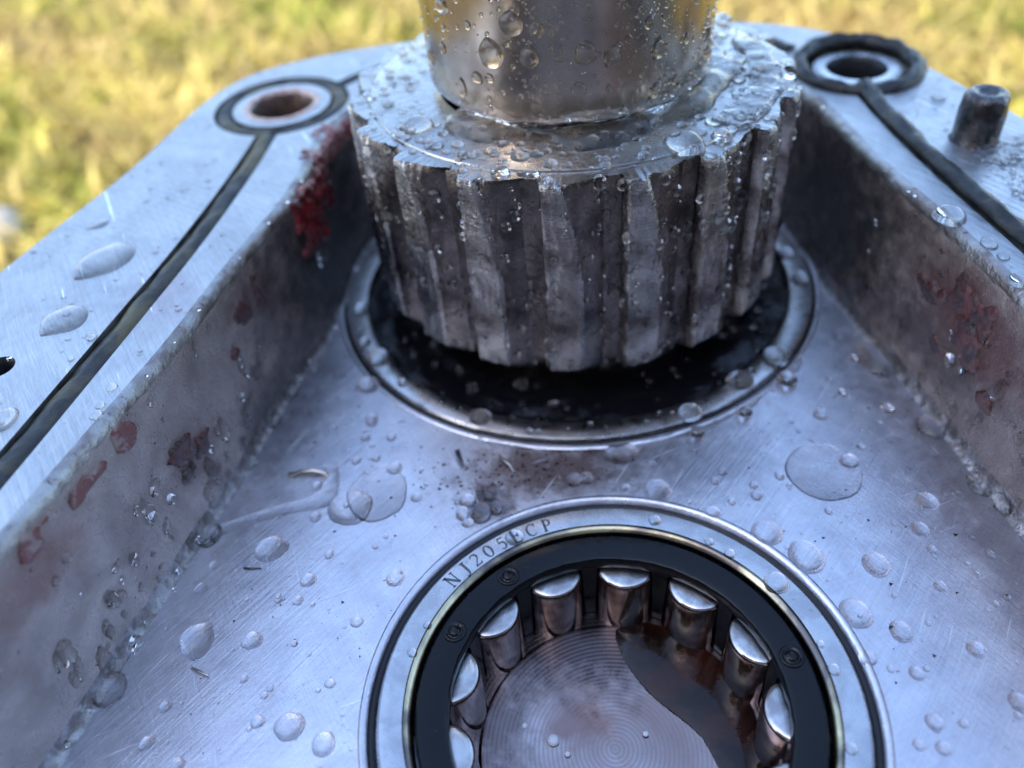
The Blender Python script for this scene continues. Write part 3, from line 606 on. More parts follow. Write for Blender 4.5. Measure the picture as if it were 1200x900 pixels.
# bore bottom seen through the bearing
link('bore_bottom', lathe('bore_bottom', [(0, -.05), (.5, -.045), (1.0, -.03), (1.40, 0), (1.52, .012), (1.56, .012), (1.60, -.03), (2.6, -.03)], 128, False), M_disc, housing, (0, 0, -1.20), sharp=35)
def blob(name, P, z, th, m, parent=None, edge=.08, res=.05, kindd=None):
    """puddle: outline P (plan), flat top with a rounded edge"""
    me, bm = sheet(name, [P], lambda c: inside(c, P), 0)
    bmesh.ops.triangulate(bm, faces=bm.faces[:])
    for _ in range(2): bmesh.ops.subdivide_edges(bm, edges=bm.edges[:], cuts=1, use_grid_fill=True)
    def de(v):
        return min((Vector(v[:2])-geometry.intersect_point_line(Vector(v[:2]), P[i-1], P[i])[0].to_2d()).length if 0 <= geometry.intersect_point_line(Vector(v[:2]), P[i-1], P[i])[1] <= 1 else (Vector(v[:2])-P[i]).length for i in range(len(P)))
    for v in bm.verts:
        e = min(1, de(v.co)/edge); v.co.z = z+th*math.sqrt(max(0, 1-(1-e)**2))
    bm.to_mesh(me); bm.free()
    return link(name, me, m, parent)
pud = catmull([(.22, 1.52), (.28, 1.1), (.52, .62), (.80, .30), (1.02, .02), (1.12, -.35), (1.3, -.8), (1.62, -.6), (1.70, 0), (1.60, .7), (1.2, 1.25), (.7, 1.56)], .15, True)
o = blob('oil_puddle', pud, -1.215, .07, M_boil, None, .30); tag(o, 'dark brown oil puddle on the bottom inside the front bearing, right side', 'oil', kind='stuff')

# ---------------------------------------------------------------- rear bearing
rb_ = empty('rear_bearing', (BX, BY, -1.5), label='large rear bearing ring full of black oil around the foot of the gear', cat='bearing')
up(link('outer_ring', lathe('outer_ring', [(3.86, .065), (3.63, .06), (3.595, .04), (3.575, -.01), (3.57, -1.0), (3.95, -1.0), (3.95, -.02), (3.94, .03), (3.91, .058)], 220), M_ringb, rb_, sharp=35))
up(link('gap_ring', lathe('gap_ring', [(3.945, -.01), (4.0, .008), (4.0, -.15), (3.945, -.15)], 180), M_gap, rb_))
up(link('inner_race', lathe('inner_race', [(3.05, -.32), (2.5, -.32), (2.5, -.8), (3.05, -.8)], 128), M_black, rb_))
me = lathe('black_oil', [(0, 0)]+[(.1*i, 0) for i in range(1, 35)]+[(3.52, .0), (3.572, .03)], 120, False, disp=lambda a, r, z: (0, (.11*nz(r*1.7*math.cos(a), r*1.7*math.sin(a), 4)+.08*nz(r*4*math.cos(a), r*4*math.sin(a), 1)) if r < 3.55 else 0))
o = link('black_oil', me, M_oil, None, (BX, BY, -.15)); tag(o, 'black oil standing inside the rear bearing under the gear', 'oil', kind='stuff')

# ---------------------------------------------------------------- gear and shaft
GX, GY = BX+.02, BY
gear = empty('gear_shaft', (GX, GY, .6), label='dark toothed gear with its polished steel shaft rising from the rear bearing', cat='gear shaft')
RT, RR = 3.225, 3.035; Z0, Z1 = .6, HG-.03
NT = 19; PT = 2*PI/NT
PTD = 360/NT
def rad(u, z, v):
    """tooth radius: u degrees from the sharp left edge, z height, v variant"""
    t = min(1, max(0, (Z1-z)/1.45))
    uL = 3.8 + 5.0*t**.55 + .6*nz(z*2.2, v*7.1)
    end = 12.2 + .35*nz(z*2.3, v*3.3)
    ru = .12*nz(z*3.1, v*11)
    if u < 0+ru: return RR
    if u < .9+ru: q_ = (u-ru)/.9; return RR+(RT-RR)*math.sin(q_*PI/2)
    r = RT
    if u > uL:
        k_ = min(1, (u-uL)/(end+2.6-uL)); r = RT-(RT-RR)*k_**1.6-.03*min(1, (u-uL)/.6)*(1-k_)
    return max(r, RR-.01)
def tooth_mesh(v):
    us = [-.6, -.05, .12, .5, 1.0]+[1+i*.36 for i in range(1, 31)]+[12.6, 13.2, 13.8, 14.4, 15.0, 15.8]
    us = sorted(us); zs = [Z0, Z0+.03, Z0+.08]+[Z0+.08+(Z1-Z0-.16)*i/44 for i in range(1, 44)]+[Z1-.08, Z1-.03, Z1]
    V = []; F = []; nu = len(us)
    for zi, z in enumerate(zs):
        for u in us:
            r = rad(u, z, v)
            on = max(0, min(1, (r-RR)/(RT-RR)))
            a = math.radians(u)
            rag = .020*nz(u*.5, z*1.5, v*5)+.012*nz(u*1.7, z*6, v)-(.07*max(0, nz(z*2.6, v*3.1, 1)-.12) if u < 1.3 else 0)
            e = 0
            if zi <= 2: e = (-.10, -.05, -.012)[zi]
            if zi >= len(zs)-2: e = -.03 if zi == len(zs)-1 else -.008
            if z > Z1-.25: e += -.13*max(0, nz(u*.45+3, v*9.3)-.05)*(1-(Z1-z)/.25)
            rr = r+on*(rag+e)-(0 if on > 0 else .006)
            zz = z+(.02*nz(u*.8, v*4, 2) if 0 < zi < len(zs)-1 else (-.03*abs(nz(u*.7, v*4.4))*on if zi else .03*nz(u*.5, v)))
            V.append((rr*math.cos(a), rr*math.sin(a), zz-Z0))
    nzs = len(zs)
    for j in range(nzs-1):
        for i in range(nu-1): F.append((j*nu+i, j*nu+i+1, (j+1)*nu+i+1, (j+1)*nu+i))
    # caps and back
    b0 = len(V)
    for z in (Z0, Z1):
        for u in us: a = math.radians(u); V.append((2.86*math.cos(a), 2.86*math.sin(a), z-Z0))
    for i in range(nu-1):
        F.append((i+1, i, b0+i, b0+i+1)); t0 = (nzs-1)*nu
        F.append((t0+i, t0+i+1, b0+nu+i+1, b0+nu+i)); F.append((b0+i+1, b0+i, b0+nu+i, b0+nu+i+1))
    for e_ in (0, nu-1):
        F.append(tuple([j*nu+e_ for j in range(nzs)]+[b0+nu+e_, b0+e_]))
    me = mesh('tooth', V, F); fixn(me); me.materials.append(M_gear); me.materials.append(M_toothland); me.materials.append(M_gtop)
    for f in me.polygons:
        c = f.center; r = math.hypot(c.x, c.y); u = math.degrees(math.atan2(c.y, c.x))
        if abs(f.normal.z) > .8 and c.z > 1: f.material_index = 2
        elif .2 < u < 3.8+5.0*min(1, max(0, (Z1-Z0-c.z)/1.45))**.55+.8 and abs(f.normal.z) < .5 and r > RR+.08: f.material_index = 1
    return me
TM = [tooth_mesh(v) for v in range(5)]
for i in range(NT):
    deg = -85+i*PTD
    o = link('tooth', TM[(i*3+1) % 5], None, gear, (0, 0, 0), sharp=38); o.rotation_euler.z = math.radians(deg)
o = link('gear_body', lathe('gear_body', [(0, Z0), (2.6, Z0), (2.95, Z0+.02), (RR-.03, Z0+.03), (RR, Z0+.12)]+[(RR, Z0+.2)]+[(RR, Z0+.2+i*.2) for i in range(1, 13)]+[(RR, Z1-.05), (RR-.02, Z1-.012), (RR-.08, Z1+.001), (2.93, Z1+.001), (2.9, Z1-.015), (2.0, Z1-.015)], 228, False,
    disp=lambda a, r, z: (.014*nz(math.cos(a)*6, math.sin(a)*6, z*2) if r > 2.9 else 0, 0)), M_gear, gear, (0, 0, -.6), sharp=40)
o.data.materials.append(M_gtop)
for f in o.data.polygons:
    if f.normal.z > .7: f.material_index = 1
link('top_washer', lathe('top_washer', [(1.9, HG+.002), (2.85, HG+.004), (2.88, HG-.006), (2.895, HG-.045), (2.80, HG-.08), (1.9, HG-.08)], 200), M_gtop, gear, (0, 0, -.6), sharp=30)
link('core', lathe('core', [(0, -1.3), (2.35, -1.3), (2.35, .55), (2.45, .62), (0, .62)], 96, False), M_gear, gear, (0, 0, -.6), sharp=35)
RS = 2.0
link('shaft', lathe('shaft', [(1.82, HG-.01), (1.86, HG+.02), (RS-.10, HG+.10), (RS-.02, HG+.17), (RS, HG+.24)]+[(RS, HG+.24+i*.1) for i in range(1, 12)]+[(RS, 5.06), (RS, 6.4), (RS-.1, 6.52), (0, 6.52)], 180, False,
    disp=lambda a, r, z: (.0035*nz(a*2, z*2), 0)), M_shaft, gear, (0, 0, -.6), sharp=30)

# ---------------------------------------------------------------- seal
def tube_strip(name, P, hw, zf, hh, m, parent, closed=False, am=.03, ns=12):
    V = []; F = []; N = normals2(P, closed); n = len(P)
    for i in range(n):
        z = zf(i/(n-1), P[i])
        for j in range(ns):
            a = 2*PI*j/ns; x = hw*math.cos(a)*(1+.0*i); q = nz(P[i].x*4, P[i].y*4, j*.8)*am
            c = P[i]+N[i]*(x*(1+q*4)); V.append((c.x, c.y, z+hh*math.sin(a)+q*1.2))
    for i in range(n if closed else n-1):
        i2 = (i+1) % n
        for j in range(ns): F.append((i*ns+j, i2*ns+j, i2*ns+(j+1) % ns, i*ns+(j+1) % ns))
    if not closed: F += [tuple(range(ns)), tuple((n-1)*ns+j for j in range(ns))]
    return link(name, fixn(mesh(name, V, F)), m, parent)
seal = empty('rubber_seal', (0, 0, H), label='black rubber seal cord lying in the rim groove with a ring round each bolt hole', cat='seal')
def sc_(o): o.location = (0, 0, -H); return o
split = next(i for i, p in enumerate(cordL) if p.y < -8.3)
def zR(t, p): return H-.01+(.05 if p.y > 0 else 0)+.02*nz(p.x*2, p.y*2)
sc_(tube_strip('cord', cordL[:split+1], .172, lambda t, p: H-.085+.012*nz(p.y*2), .085, M_rubber2, seal))
sc_(tube_strip('cord', cordL[split:], .135, zR, .09, M_rubber, seal, am=.05))
sc_(tube_strip('cord', cordT, .13, lambda t, p: H-.10+(.10 if p.x > 3 else 0), .10, M_rubber, seal, am=.04))
sc_(tube_strip('seal_ring', circle(*HL, 1.03, 90), .155, lambda t, p: H-.10, .10, M_rubber2, seal, True))
sc_(tube_strip('seal_ring', circle(HR[0]+.02, HR[1]+.02, .95, 90), .125, lambda t, p: H+.03+.05*(p.y-HR[1]), .13, M_rubber, seal, True, am=.06, ns=14))
link('rust_ring', lathe('rust_ring', [(.555, -.10), (.575, .012), (.62, .016), (.67, .010), (.685, -.01)], 90, False, disp=lambda a, r, z: (.045*nz(math.cos(a)*2.2, math.sin(a)*2.2, 3)*(1 if r > .6 else .4), .006*nz(a*9))), M_rust, housing, (*HL, H+.001))
link('bolt_sleeve', lathe('bolt_sleeve', [(.50, .0), (.64, .0), (.66, -.04), (.66, -.2), (.49, -.9)], 64, False), M_ring, housing, (*HR, H+.012), sharp=30)

# dowel pin
pin = empty('dowel_pin', (6.2, 6.53, H), label='short dark oily dowel pin standing on the right rim', cat='dowel pin')
link('pin_body', lathe('pin_body', [(0, .655), (.10, .66), (.14, .70), (.20, .715), (.25, .70), (.285, .66), (.295, .60), (.30, .4), (.295, .05), (.34, .0), (.34, -.3)], 48, False,
    disp=lambda a, r, z: ((.03*nz(a*2, z*6)+.06*max(0, nz(a*1.5+5, z*4))) if r > .26 else 0, 0)), M_pin, pin, sharp=50)

# ---------------------------------------------------------------- red sealant smears on the recess wall
cum = [0]
for i in range(1, len(INNER)): cum.append(cum[-1]+(INNER[i]-INNER[i-1]).length)
def near(x, y): return min(range(len(INNER)), key=lambda i: (INNER[i].x-x)**2+(INNER[i].y-y)**2)
def smear(p0, p1, z0, z1, m, label, seed, th=.07, thr=-.05, fr=2.2, over=0):
    i0, i1 = near(*p0), near(*p1)
    if i1 < i0: i0, i1 = i1, i0
    s0, s1 = cum[i0], cum[i1]; ns = max(8, int((s1-s0)/.03)); nzz = max(8, int((z1-z0)/.03)); V = {}; P = []; F = []
    def at(s):
        j = max(1, next((q for q in range(len(cum)) if cum[q] >= s), len(cum)-1)); t = (s-cum[j-1])/(cum[j]-cum[j-1])
        return INNER[j-1].lerp(INNER[j], t), NI[j-1].lerp(NI[j], t).normalized()
    for a in range(ns+1):
        s = s0+(s1-s0)*a/ns; c, nn = at(s)
        for b in range(nzz+1):
            z = z0+(z1-z0)*b/nzz
            eu = 1-abs(2*a/ns-1)**3; ev = 1-abs(2*b/nzz-1)**3
            f = nz(s*fr+seed, z*fr, seed)+.5*nz(s*fr*2.7, z*fr*2.7, seed+4)+ .9*(eu*ev)-.72 - thr
            base = 0
            if z > H-.10: base = -(z-(H-.10))*1.2          # lean back over the chamfer
            h = min(1, max(0, f)*3)
            o_ = base+.012+th*h*(.7+.6*nz(s*9, z*9, seed))-(.10 if f < 0 else 0)
            q = c+nn*o_; P.append((q.x, q.y, min(z, H+.02+.05*h) if over else z)); V[(a, b)] = f
    for a in range(ns):
        for b in range(nzz):
            if max(V[(a, b)], V[(a+1, b)], V[(a, b+1)], V[(a+1, b+1)]) > 0:
                k_ = nzz+1; F.append((a*k_+b, (a+1)*k_+b, (a+1)*k_+b+1, a*k_+b+1))
    me = mesh('sealant_smear', P, F); bm = bmesh.new(); bm.from_mesh(me)
    bmesh.ops.delete(bm, geom=[v for v in bm.verts if not v.link_faces], context='VERTS'); bmesh.ops.recalc_face_normals(bm, faces=bm.faces); bm.to_mesh(me); bm.free()
    o = link('sealant_smear', me, m); tag(o, label, 'sealant smear', 'red sealant smears on the recess walls'); return o
smear((-3.55, 8.6), (-3.84, 6.7), 1.25, 2.52, M_red, 'thick glossy dark red lump high on the left wall beside the gear', 3, .10, -.35, 1.6, 1)
smear((-2.9, 9.75), (-3.7, 7.9), 2.05, 2.53, M_redc, 'pale red crust along the left recess edge behind the thick red lump', 8, .07, -.4, 3, 1)
smear((-4.0, 6.0), (-4.5, 4.3), 1.3, 2.35, M_redd, 'faint thin red stain high on the left wall before the thick lump', 5, .015, .25, 2.4)
smear((-4.9, 3.0), (-5.9, .15), 1.95, 2.42, M_redp, 'long faded red streak under the left recess edge near the bottom corner', 12, .02, .16, 1.5)
smear((-4.6, 3.9), (-5.0, 2.7), .7, 1.6, M_redd, 'small dark red patches in the middle of the left wall', 21, .03, .2, 3.4)
smear((5.02, 2.9), (4.80, 5.2), 1.3, 2.3, M_redd, 'dark red smear under the right recess edge', 31, .03, .02, 1.8)
smear((5.08, 2.5), (4.92, 4.3), .7, 1.7, M_redd, 'ragged red and black smear low on the right wall', 44, .025, .12, 1.8)

# ---------------------------------------------------------------- water
def drop_mesh(n=28, rings=9, h=.35, irr=.05, seed=0, pear=0., lean=0., name='water_drop'):
    """unit drop in local x,y with height h (relative to radius), closed below"""
    V = []; F = []
    kx = h if h <= 1 else 1
    # spherical cap with contact angle from h
    R = (1+kx*kx)/(2*kx); zc = kx-R; th0 = math.asin(min(1, 1/R))
    if kx > .999: th0 = PI/2
    V.append((0, 0, kx))
    for j in range(1, rings+1):
        t = j/rings; th = th0*t; rr = R*math.sin(th); z = zc+R*math.cos(th)
        for i in range(n):
            a = 2*PI*i/n
            w_ = 1+irr*t*(nz(math.cos(a)*1.3+seed, math.sin(a)*1.3, seed)*2+.5*nz(math.cos(a)*3+seed, math.sin(a)*3, 7))
            x, y = rr*w_*math.cos(a), rr*w_*math.sin(a)
            x += -lean*z; 
            if pear < 0: x *= 1-.55*max(0, -y)**1.6
            elif pear: x *= 1-pear*(y*.5+.1)
            V.append((x, y, max(z, 0)))
    for i in range(n):
        x, y, z = V[1+(rings-1)*n+i]; V.append((x*.99, y*.99, -.04))
    for i in range(n): F.append((0, 1+i, 1+(i+1) % n))
    for j in range(rings):
        for i in range(n):
            a, b = 1+j*n+i, 1+j*n+(i+1) % n; F.append((a, a+n, b+n, b))
    F.append(tuple(1+rings*n+i for i in reversed(range(n))))
    me = mesh(name, V, F)
    return me
def place(o, c, nrm, upv, rx, ry):
    nrm = Vector(nrm).normalized(); x = Vector(upv).cross(nrm).normalized(); y = nrm.cross(x)
    Mx = Matrix((x*rx, y*ry, nrm*math.sqrt(rx*ry))).transposed().to_4x4(); Mx.translation = Vector(c); o.matrix_world = Mx
HBOOST = lambda h: h if h < .2 else min(.85, h*1.75)
SURF = {'F': (0, 'drops on the recess floor'), 'R': (.066, 'drops on the rear bearing ring'), 'H': (H, 'drops on the rim'), 'G': (HG+.005, 'drops on the gear top')}
for i, (s, a, b, c, e, h, lab) in enumerate(DROPS):
    big = max(c, e) > .14
    if s == 'S':
        me = drop_mesh(28 if big else 16, 8 if big else 5, .42, .07, i*1.7, pear=.35)
        o = link('water_drop', me, M_water); n_ = Vector((math.cos(a), math.sin(a), 0))
        place(o, (GX+(RS-.003)*n_.x, GY+(RS-.003)*n_.y, b), n_, (0, 0, 1), c, e); tag(o, lab, 'water drop', 'drops clinging to the shaft'); continue
    z, grp = SURF[s]
    if s == 'F' and 'front bearing face' in lab: z = .012; grp = 'drops on the front bearing face'
    if 'engraved' in lab: z = .012
    tear = 'teardrop' in lab or 'pointed' in lab
    me = drop_mesh(40 if big else 20, 10 if big else 6, HBOOST(h) if 'corner' not in lab else .45, .10 if 'lumpy' in lab else .045, i*1.3, pear=-.55 if tear else 0)
    o = link('water_drop', me, M_water)
    upv = (.55, .83, 0) if tear else (0, 1, 0)
    if 'corner' in lab or 'foot of' in lab: z = .01
    place(o, (a, b, z-.002), (0, 0, 1), upv, c, e)
    tag(o, lab, 'water drop', grp)
# fine droplets too small to tell apart: one mesh per surface
def spray(name, label, pts, n=8, rings=3, long_=1.):
    V = []; F = []
    for (c, nrm, upv, r, h) in pts:
        nrm = Vector(nrm).normalized(); x = Vector(upv).cross(nrm).normalized(); y = nrm.cross(x); c = Vector(c); b0 = len(V)
        V.append(c+nrm*h*r); el = random.uniform(.85, 1.25)*random.uniform(1, long_); sd = random.random()*50
        for j in range(1, rings+1):
            t = j/rings
            for i in range(n):
                a = 2*PI*i/n; q = math.sin(t*PI/2); zz = h*math.sqrt(max(0, 1-q*q)) if j < rings else -.12
                w_ = 1+(.5*nz(math.cos(a)*1.5+sd, math.sin(a)*1.5, sd) if long_ > 1 else 0); V.append(c+x*(r*q*w_*math.cos(a))+y*(r*q*w_*el*math.sin(a))+nrm*(r*zz))
        for i in range(n): F.append((b0, b0+1+i, b0+1+(i+1) % n))
        for j in range(rings-1):
            for i in range(n):
                a, b = b0+1+j*n+i, b0+1+j*n+(i+1) % n; F.append((a, a+n, b+n, b))
        F.append(tuple(b0+1+(rings-1)*n+i for i in reversed(range(n))))
    o = link(name, mesh(name, V, F), M_water); tag(o, label, 'water droplets', kind='stuff'); return o
def rr_(lo, hi, p=2.5): return lo+(hi-lo)*random.random()**p
pts = []
while len(pts) < 520:
    x, y = random.uniform(-5.6, 5.1), random.uniform(-2.5, 7)
    if inside((x, y), FIN) and dist2((x, y), (0, 0)) > 2.8 and dist2((x, y), (BX, BY)) > 4.1: pts.append(((x, y, 0), (0, 0, 1), (0, 1, 0), rr_(.012, .045), .5))
for _ in range(120):
    a = random.random()*2*PI; r_ = random.choice([2.42+random.uniform(-.1, .1), 4.12, 3.76+random.uniform(-.1, .1), 2.0+random.uniform(-.15, .15)])
    if r_ < 3: pts.append(((r_*math.cos(a), r_*math.sin(a), .012 if r_ > 2.2 else -.045), (0, 0, 1), (0, 1, 0), rr_(.01, .03), .5))
    else: pts.append(((BX+r_*math.cos(a), BY+r_*math.sin(a), .066 if r_ < 4 else 0), (0, 0, 1), (0, 1, 0), rr_(.015, .07), .5))
for _ in range(90):
    a = random.uniform(-2.9, -.1); r_ = random.uniform(2.6, 3.5); pts.append(((BX+r_*math.cos(a), BY+r_*math.sin(a), -.13), (0, 0, 1), (0, 1, 0), rr_(.02, .10, 2.2), .6))
spray('fine_droplets', 'fine water droplets scattered over the recess floor and bearing rings', pts)
pts = []
while len(pts) < 1500:
    x, y = random.uniform(-9, 7.5), random.uniform(-2, 12.5)
    if x > 4.0 and random.random() < .6: x = random.uniform(6.0, 7.2); y = random.uniform(3.5, 6.3)
    if x < 0 and random.random() > .35: continue
    if inside((x, y), OUTER) and not inside((x, y), RIM_IN) and not in_groove((x, y)) and dist2((x, y), HL) > .7 and dist2((x, y), HR) > .65: pts.append(((x, y, H), (0, 0, 1), (0, 1, 0), rr_(.012, .055, 3), .45))
spray('fine_droplets', 'fine water beads scattered over the flat rim of the housing', pts)
pts = []
for _ in range(620):
    i = random.randrange(len(INNER)); p, nn = INNER[i], NI[i]
    if p.y < -2: continue
    if random.random() < .42: q = p-nn*random.uniform(.02, .12); pts.append(((q.x, q.y, H-.03), (nn.x*.6, nn.y*.6, .8), (0, .2, 1), rr_(.015, .06, 2.2), .5))
    elif random.random() < .28: q = p+nn*random.uniform(.02, .2); pts.append(((q.x, q.y, .06), (nn.x, nn.y, 1), (0, .2, 1), rr_(.02, .09, 2.2), .5))
    else: pts.append(((p.x+nn.x*-.025, p.y+nn.y*-.025, random.uniform(.3, 2.3)), (nn.x, nn.y, .0), (0, 0, 1), rr_(.02, .085, 2.5), .6))
spray('fine_droplets', 'small water drops clinging along the edge and face of the recess wall', pts)
pts = []
for _ in range(95):
    left = random.random() < .7
    y = random.uniform(.3, 5.5) if left else random.uniform(1.5, 7)
    i = near(-5, y) if left else near(5, y); p, nn = INNER[i], NI[i]
    z = min(2.2, abs(random.gauss(.15, .75))+.08); pts.append(((p.x-nn.x*.02, p.y-nn.y*.02, z), (nn.x, nn.y, .1), (random.gauss(0, .3)*-nn.y, random.gauss(0, .3)*nn.x, 1), rr_(.04, .11, 1.5), .5))
ST_ = random.uniform
spray('gel_flakes', 'clear lumps and runs of water and gel low on the recess walls', pts, 14, 5, 2.6)
pts = []
while len(pts) < 520:
    a = random.random()*2*PI; r_ = math.sqrt(random.uniform(2.1**2, 3.15**2))
    if r_ > 2.95: u = (math.degrees(a)+85) % PTD; 
    if r_ > 2.95 and u > 7: continue
    pts.append(((GX+r_*math.cos(a), GY+r_*math.sin(a), HG if r_ < 2.88 else Z1-.002), (0, 0, 1), (0, 1, 0), rr_(.02, .085, 1.8), .55))
spray('fine_droplets', 'small water beads covering the gear top and washer', pts, 12, 4)
pts = []
for _ in range(1500):
    a = random.random()*2*PI; z = random.uniform(HG+.2, 5.6)
    if random.random() < .5: a = random.gauss(math.radians(random.choice([-72, -60, -108, -35])), .12)
    pts.append(((GX+RS*math.cos(a), GY+RS*math.sin(a), z), (math.cos(a), math.sin(a), 0), (0, 0, 1), rr_(.007, .04, 3), .55))
spray('fine_droplets', 'fine water specks sprinkled over the polished shaft', pts)
pts = []
for _ in range(2600):
    deg = random.uniform(-185, 5) if _ % 3 else random.gauss(-50, 25); u = (deg+85) % PTD; i = round((deg+85-u)/PTD); z = random.uniform(Z0+.1, Z1-.05); v = (i*3+1) % 5
    r_ = rad(u, z, v) if u < 15.8 else RR
    a = math.radians(deg); pts.append(((GX+(r_-.005)*math.cos(a), GY+(r_-.005)*math.sin(a), z), (math.cos(a), math.sin(a), 0), (0, 0, 1), rr_(.006, .10, 6), .55))
spray('fine_droplets', 'water drops and specks clinging to the gear teeth', pts, 12, 4)
# pooled water round the foot of the shaft and along the rear bearing lip
def film(name, cx, cy, r0, fr1, a0, a1, z, h, label, m=None, n=150, k=9):
    V = []; F = []
    for i in range(n+1):
        a = math.radians(a0+(a1-a0)*i/n); e = min(1, min(i, n-i)/(n*.06)); e = math.sqrt(max(0, 1-(1-e)**2)); r1 = r0+(fr1(a)-r0)*max(e, .02)
        for j in range(k+1):
            t = j/k; r_ = r0+(r1-r0)*t; zz = z+h*e*math.sqrt(max(0, 1-t**3))*(1+.35*nz(r_*3*math.cos(a), r_*3*math.sin(a), 5))
            V.append((r_*math.cos(a), r_*math.sin(a), zz if j < k else z-.01))
        V.append((r0*math.cos(a), r0*math.sin(a), z-.01))
    q = k+2
    for i in range(n):
        for j in range(k): F.append((i*q+j, i*q+j+1, (i+1)*q+j+1, (i+1)*q+j))
        F.append((i*q+k, i*q+k+1, (i+1)*q+k+1, (i+1)*q+k)); F.append((i*q+k+1, i*q, (i+1)*q, (i+1)*q+k+1))
    F += [tuple(range(q)), tuple(n*q+j for j in range(q))]
    o = link(name, fixn(mesh(name, V, F)), m or M_water, None, (cx, cy, 0), sharp=60); tag(o, label, 'pooled water', kind='stuff'); return o
film('pooled_water', GX, GY, RS-.12, lambda a: RS+.30+.30*nz(a*2.3+4)+.10*nz(a*7), -148, 8, HG+.004, .16, 'clear water pooled round the foot of the shaft on the gear top', M_film)
film('pooled_water', BX, BY, 3.93, lambda a: 4.14+.12*nz(a*6, 2)+.06*nz(a*15), -118, -38, .002, .05, 'water held along the front lip of the rear bearing', M_film)
film('pooled_water', GX, GY, 2.55, lambda a: 2.98+.10*nz(a*8), -52, 12, HG-.0, .05, 'shallow water spread over the right part of the gear top', M_film)
# long water streak across the floor from the left wall
st_ = catmull([(-4.95, 2.85), (-4.5, 3.02), (-4.0, 3.17), (-3.6, 3.26), (-3.42, 3.62), (-3.55, 3.8), (-3.3, 3.75), (-3.25, 3.3), (-3.35, 3.05), (-3.9, 2.98), (-4.5, 2.82), (-4.9, 2.68)], .12, True)
o = blob('water_streak', st_, .001, .035, M_film, None, .09); tag(o, 'thin water streak running from the left wall to the domed oval drop', 'pooled water', kind='stuff')

# ---------------------------------------------------------------- swarf and grit
def shaving(P, w_, label, m=M_chip, tw=2.):
    V = []; F = []
    for i, p in enumerate(P):
        p = Vector(p); t = (Vector(P[min(i+1, len(P)-1)])-Vector(P[max(i-1, 0)])).normalized(); a = i*tw/len(P)
        s = t.cross(Vector((0, 0, 1))).normalized(); d_ = s*math.cos(a)*w_+Vector((0, 0, 1))*math.sin(a)*w_
        nn = t.cross(d_).normalized()*w_*.3
        V += [p+d_+nn, p-d_+nn, p-d_-nn, p+d_-nn]
    for i in range(len(P)-1):
        for j in range(4): F.append((4*i+j, 4*i+(j+1) % 4, 4*i+4+(j+1) % 4, 4*i+4+j))
    F += [(0, 1, 2, 3), tuple(4*(len(P)-1)+j for j in (3, 2, 1, 0))]
    o = link('metal_shaving', fixn(mesh('metal_shaving', V, F)), m, smooth=False); tag(o, label, 'metal shaving', 'shavings on the recess floor'); return o
shaving([(-1.05, 3.62, .04), (-.98, 3.50, .06), (-.90, 3.40, .05), (-.86, 3.28, .03)], .022, 'short bright metal shaving on the brown stain between the bearings')
shaving([(-3.98, 3.66, .02), (-3.8, 3.68, .05), (-3.6, 3.66, .06), (-3.42, 3.60, .03)], .04, 'thin flat shaving on the floor above the water streak')
shaving([(-4.35, 2.18, .01), (-4.25, 2.16, .02), (-4.12, 2.15, .01)], .010, 'hair thin dark shaving left of the dented drop', M_dark)
shaving([(-4.72, .86, .02), (-4.62, .80, .05), (-4.5, .74, .02)], .018, 'short bent shaving below the lumpy grey drop')
shaving([(-1.62, 3.80, .03), (-1.60, 3.66, .08), (-1.55, 3.56, .06)], .035, 'dark curled shaving at the left end of the brown stain', M_dark)
V = []; F = []
for _ in range(700):
    x, y = random.gauss(-.9, .75), random.gauss(3.35, .26)
    if _ > 330: x, y = random.uniform(-5.2, 5), random.uniform(-2, 6)
    if not inside((x, y), FIN) or dist2((x, y), (0, 0)) < 2.8 or dist2((x, y), (BX, BY)) < 4.05: continue
    s = rr_(.008, .035, 2.5); b0 = len(V)
    for dx, dy, dz in ((1, 0, 0), (-.4, .9, 0), (-.6, -.7, 0), (0, 0, 1)):
        V.append((x+dx*s*random.uniform(.5, 1.4), y+dy*s*random.uniform(.5, 1.4), .002+dz*s*.7))
    F += [(b0, b0+1, b0+3), (b0+1, b0+2, b0+3), (b0+2, b0, b0+3), (b0, b0+2, b0+1)]
o = link('grit', mesh('grit', V, F), M_dark, smooth=False); o.data.materials.append(M_chip); tag(o, 'dark grit and tiny bright flakes on the recess floor', 'grit', kind='stuff')
for i, f in enumerate(o.data.polygons):
    if (i//4) % 4 == 0: f.material_index = 1

# ---------------------------------------------------------------- ground, grass, stone, added shading fence panel
GZ = -12
V = []; F = []; nx = 80
xs = [-1200+i*2400/nx for i in range(nx+1)]
link('ground', mesh('ground', [(x, y, GZ) for y in (-1200, 1500) for x in (-1200, 1200)], [(0, 1, 3, 2)]), M_soil, smooth=False)['kind'] = 'structure'
bpy.data.objects['ground']['label'] = 'patchy dry lawn ground behind and around the housing'
N_ = 70000
ys = 14+np.abs(rng.random(N_))**1.25*120; ang = rng.uniform(-.95, .95, N_); xs_ = np.tan(ang)*(ys+6)
ok = ~((np.abs(xs_) < 11) & (ys < 16)); xs_, ys = xs_[ok], ys[ok]
ex = 26000; xb = rng.uniform(-160, 160, ex); yb = rng.uniform(-160, 14, ex); ok = ~((np.abs(xb) < 11) & (yb > -12)); 
xs_ = np.concatenate([xs_, xb[ok]]); ys = np.concatenate([ys, yb[ok]]); okk = np.hypot(xs_+24.9, ys-31.4) > 2.6; xs_, ys = xs_[okk], ys[okk]; n = len(xs_)
far = np.clip((np.hypot(xs_, ys)-20)/90, 0, 1)
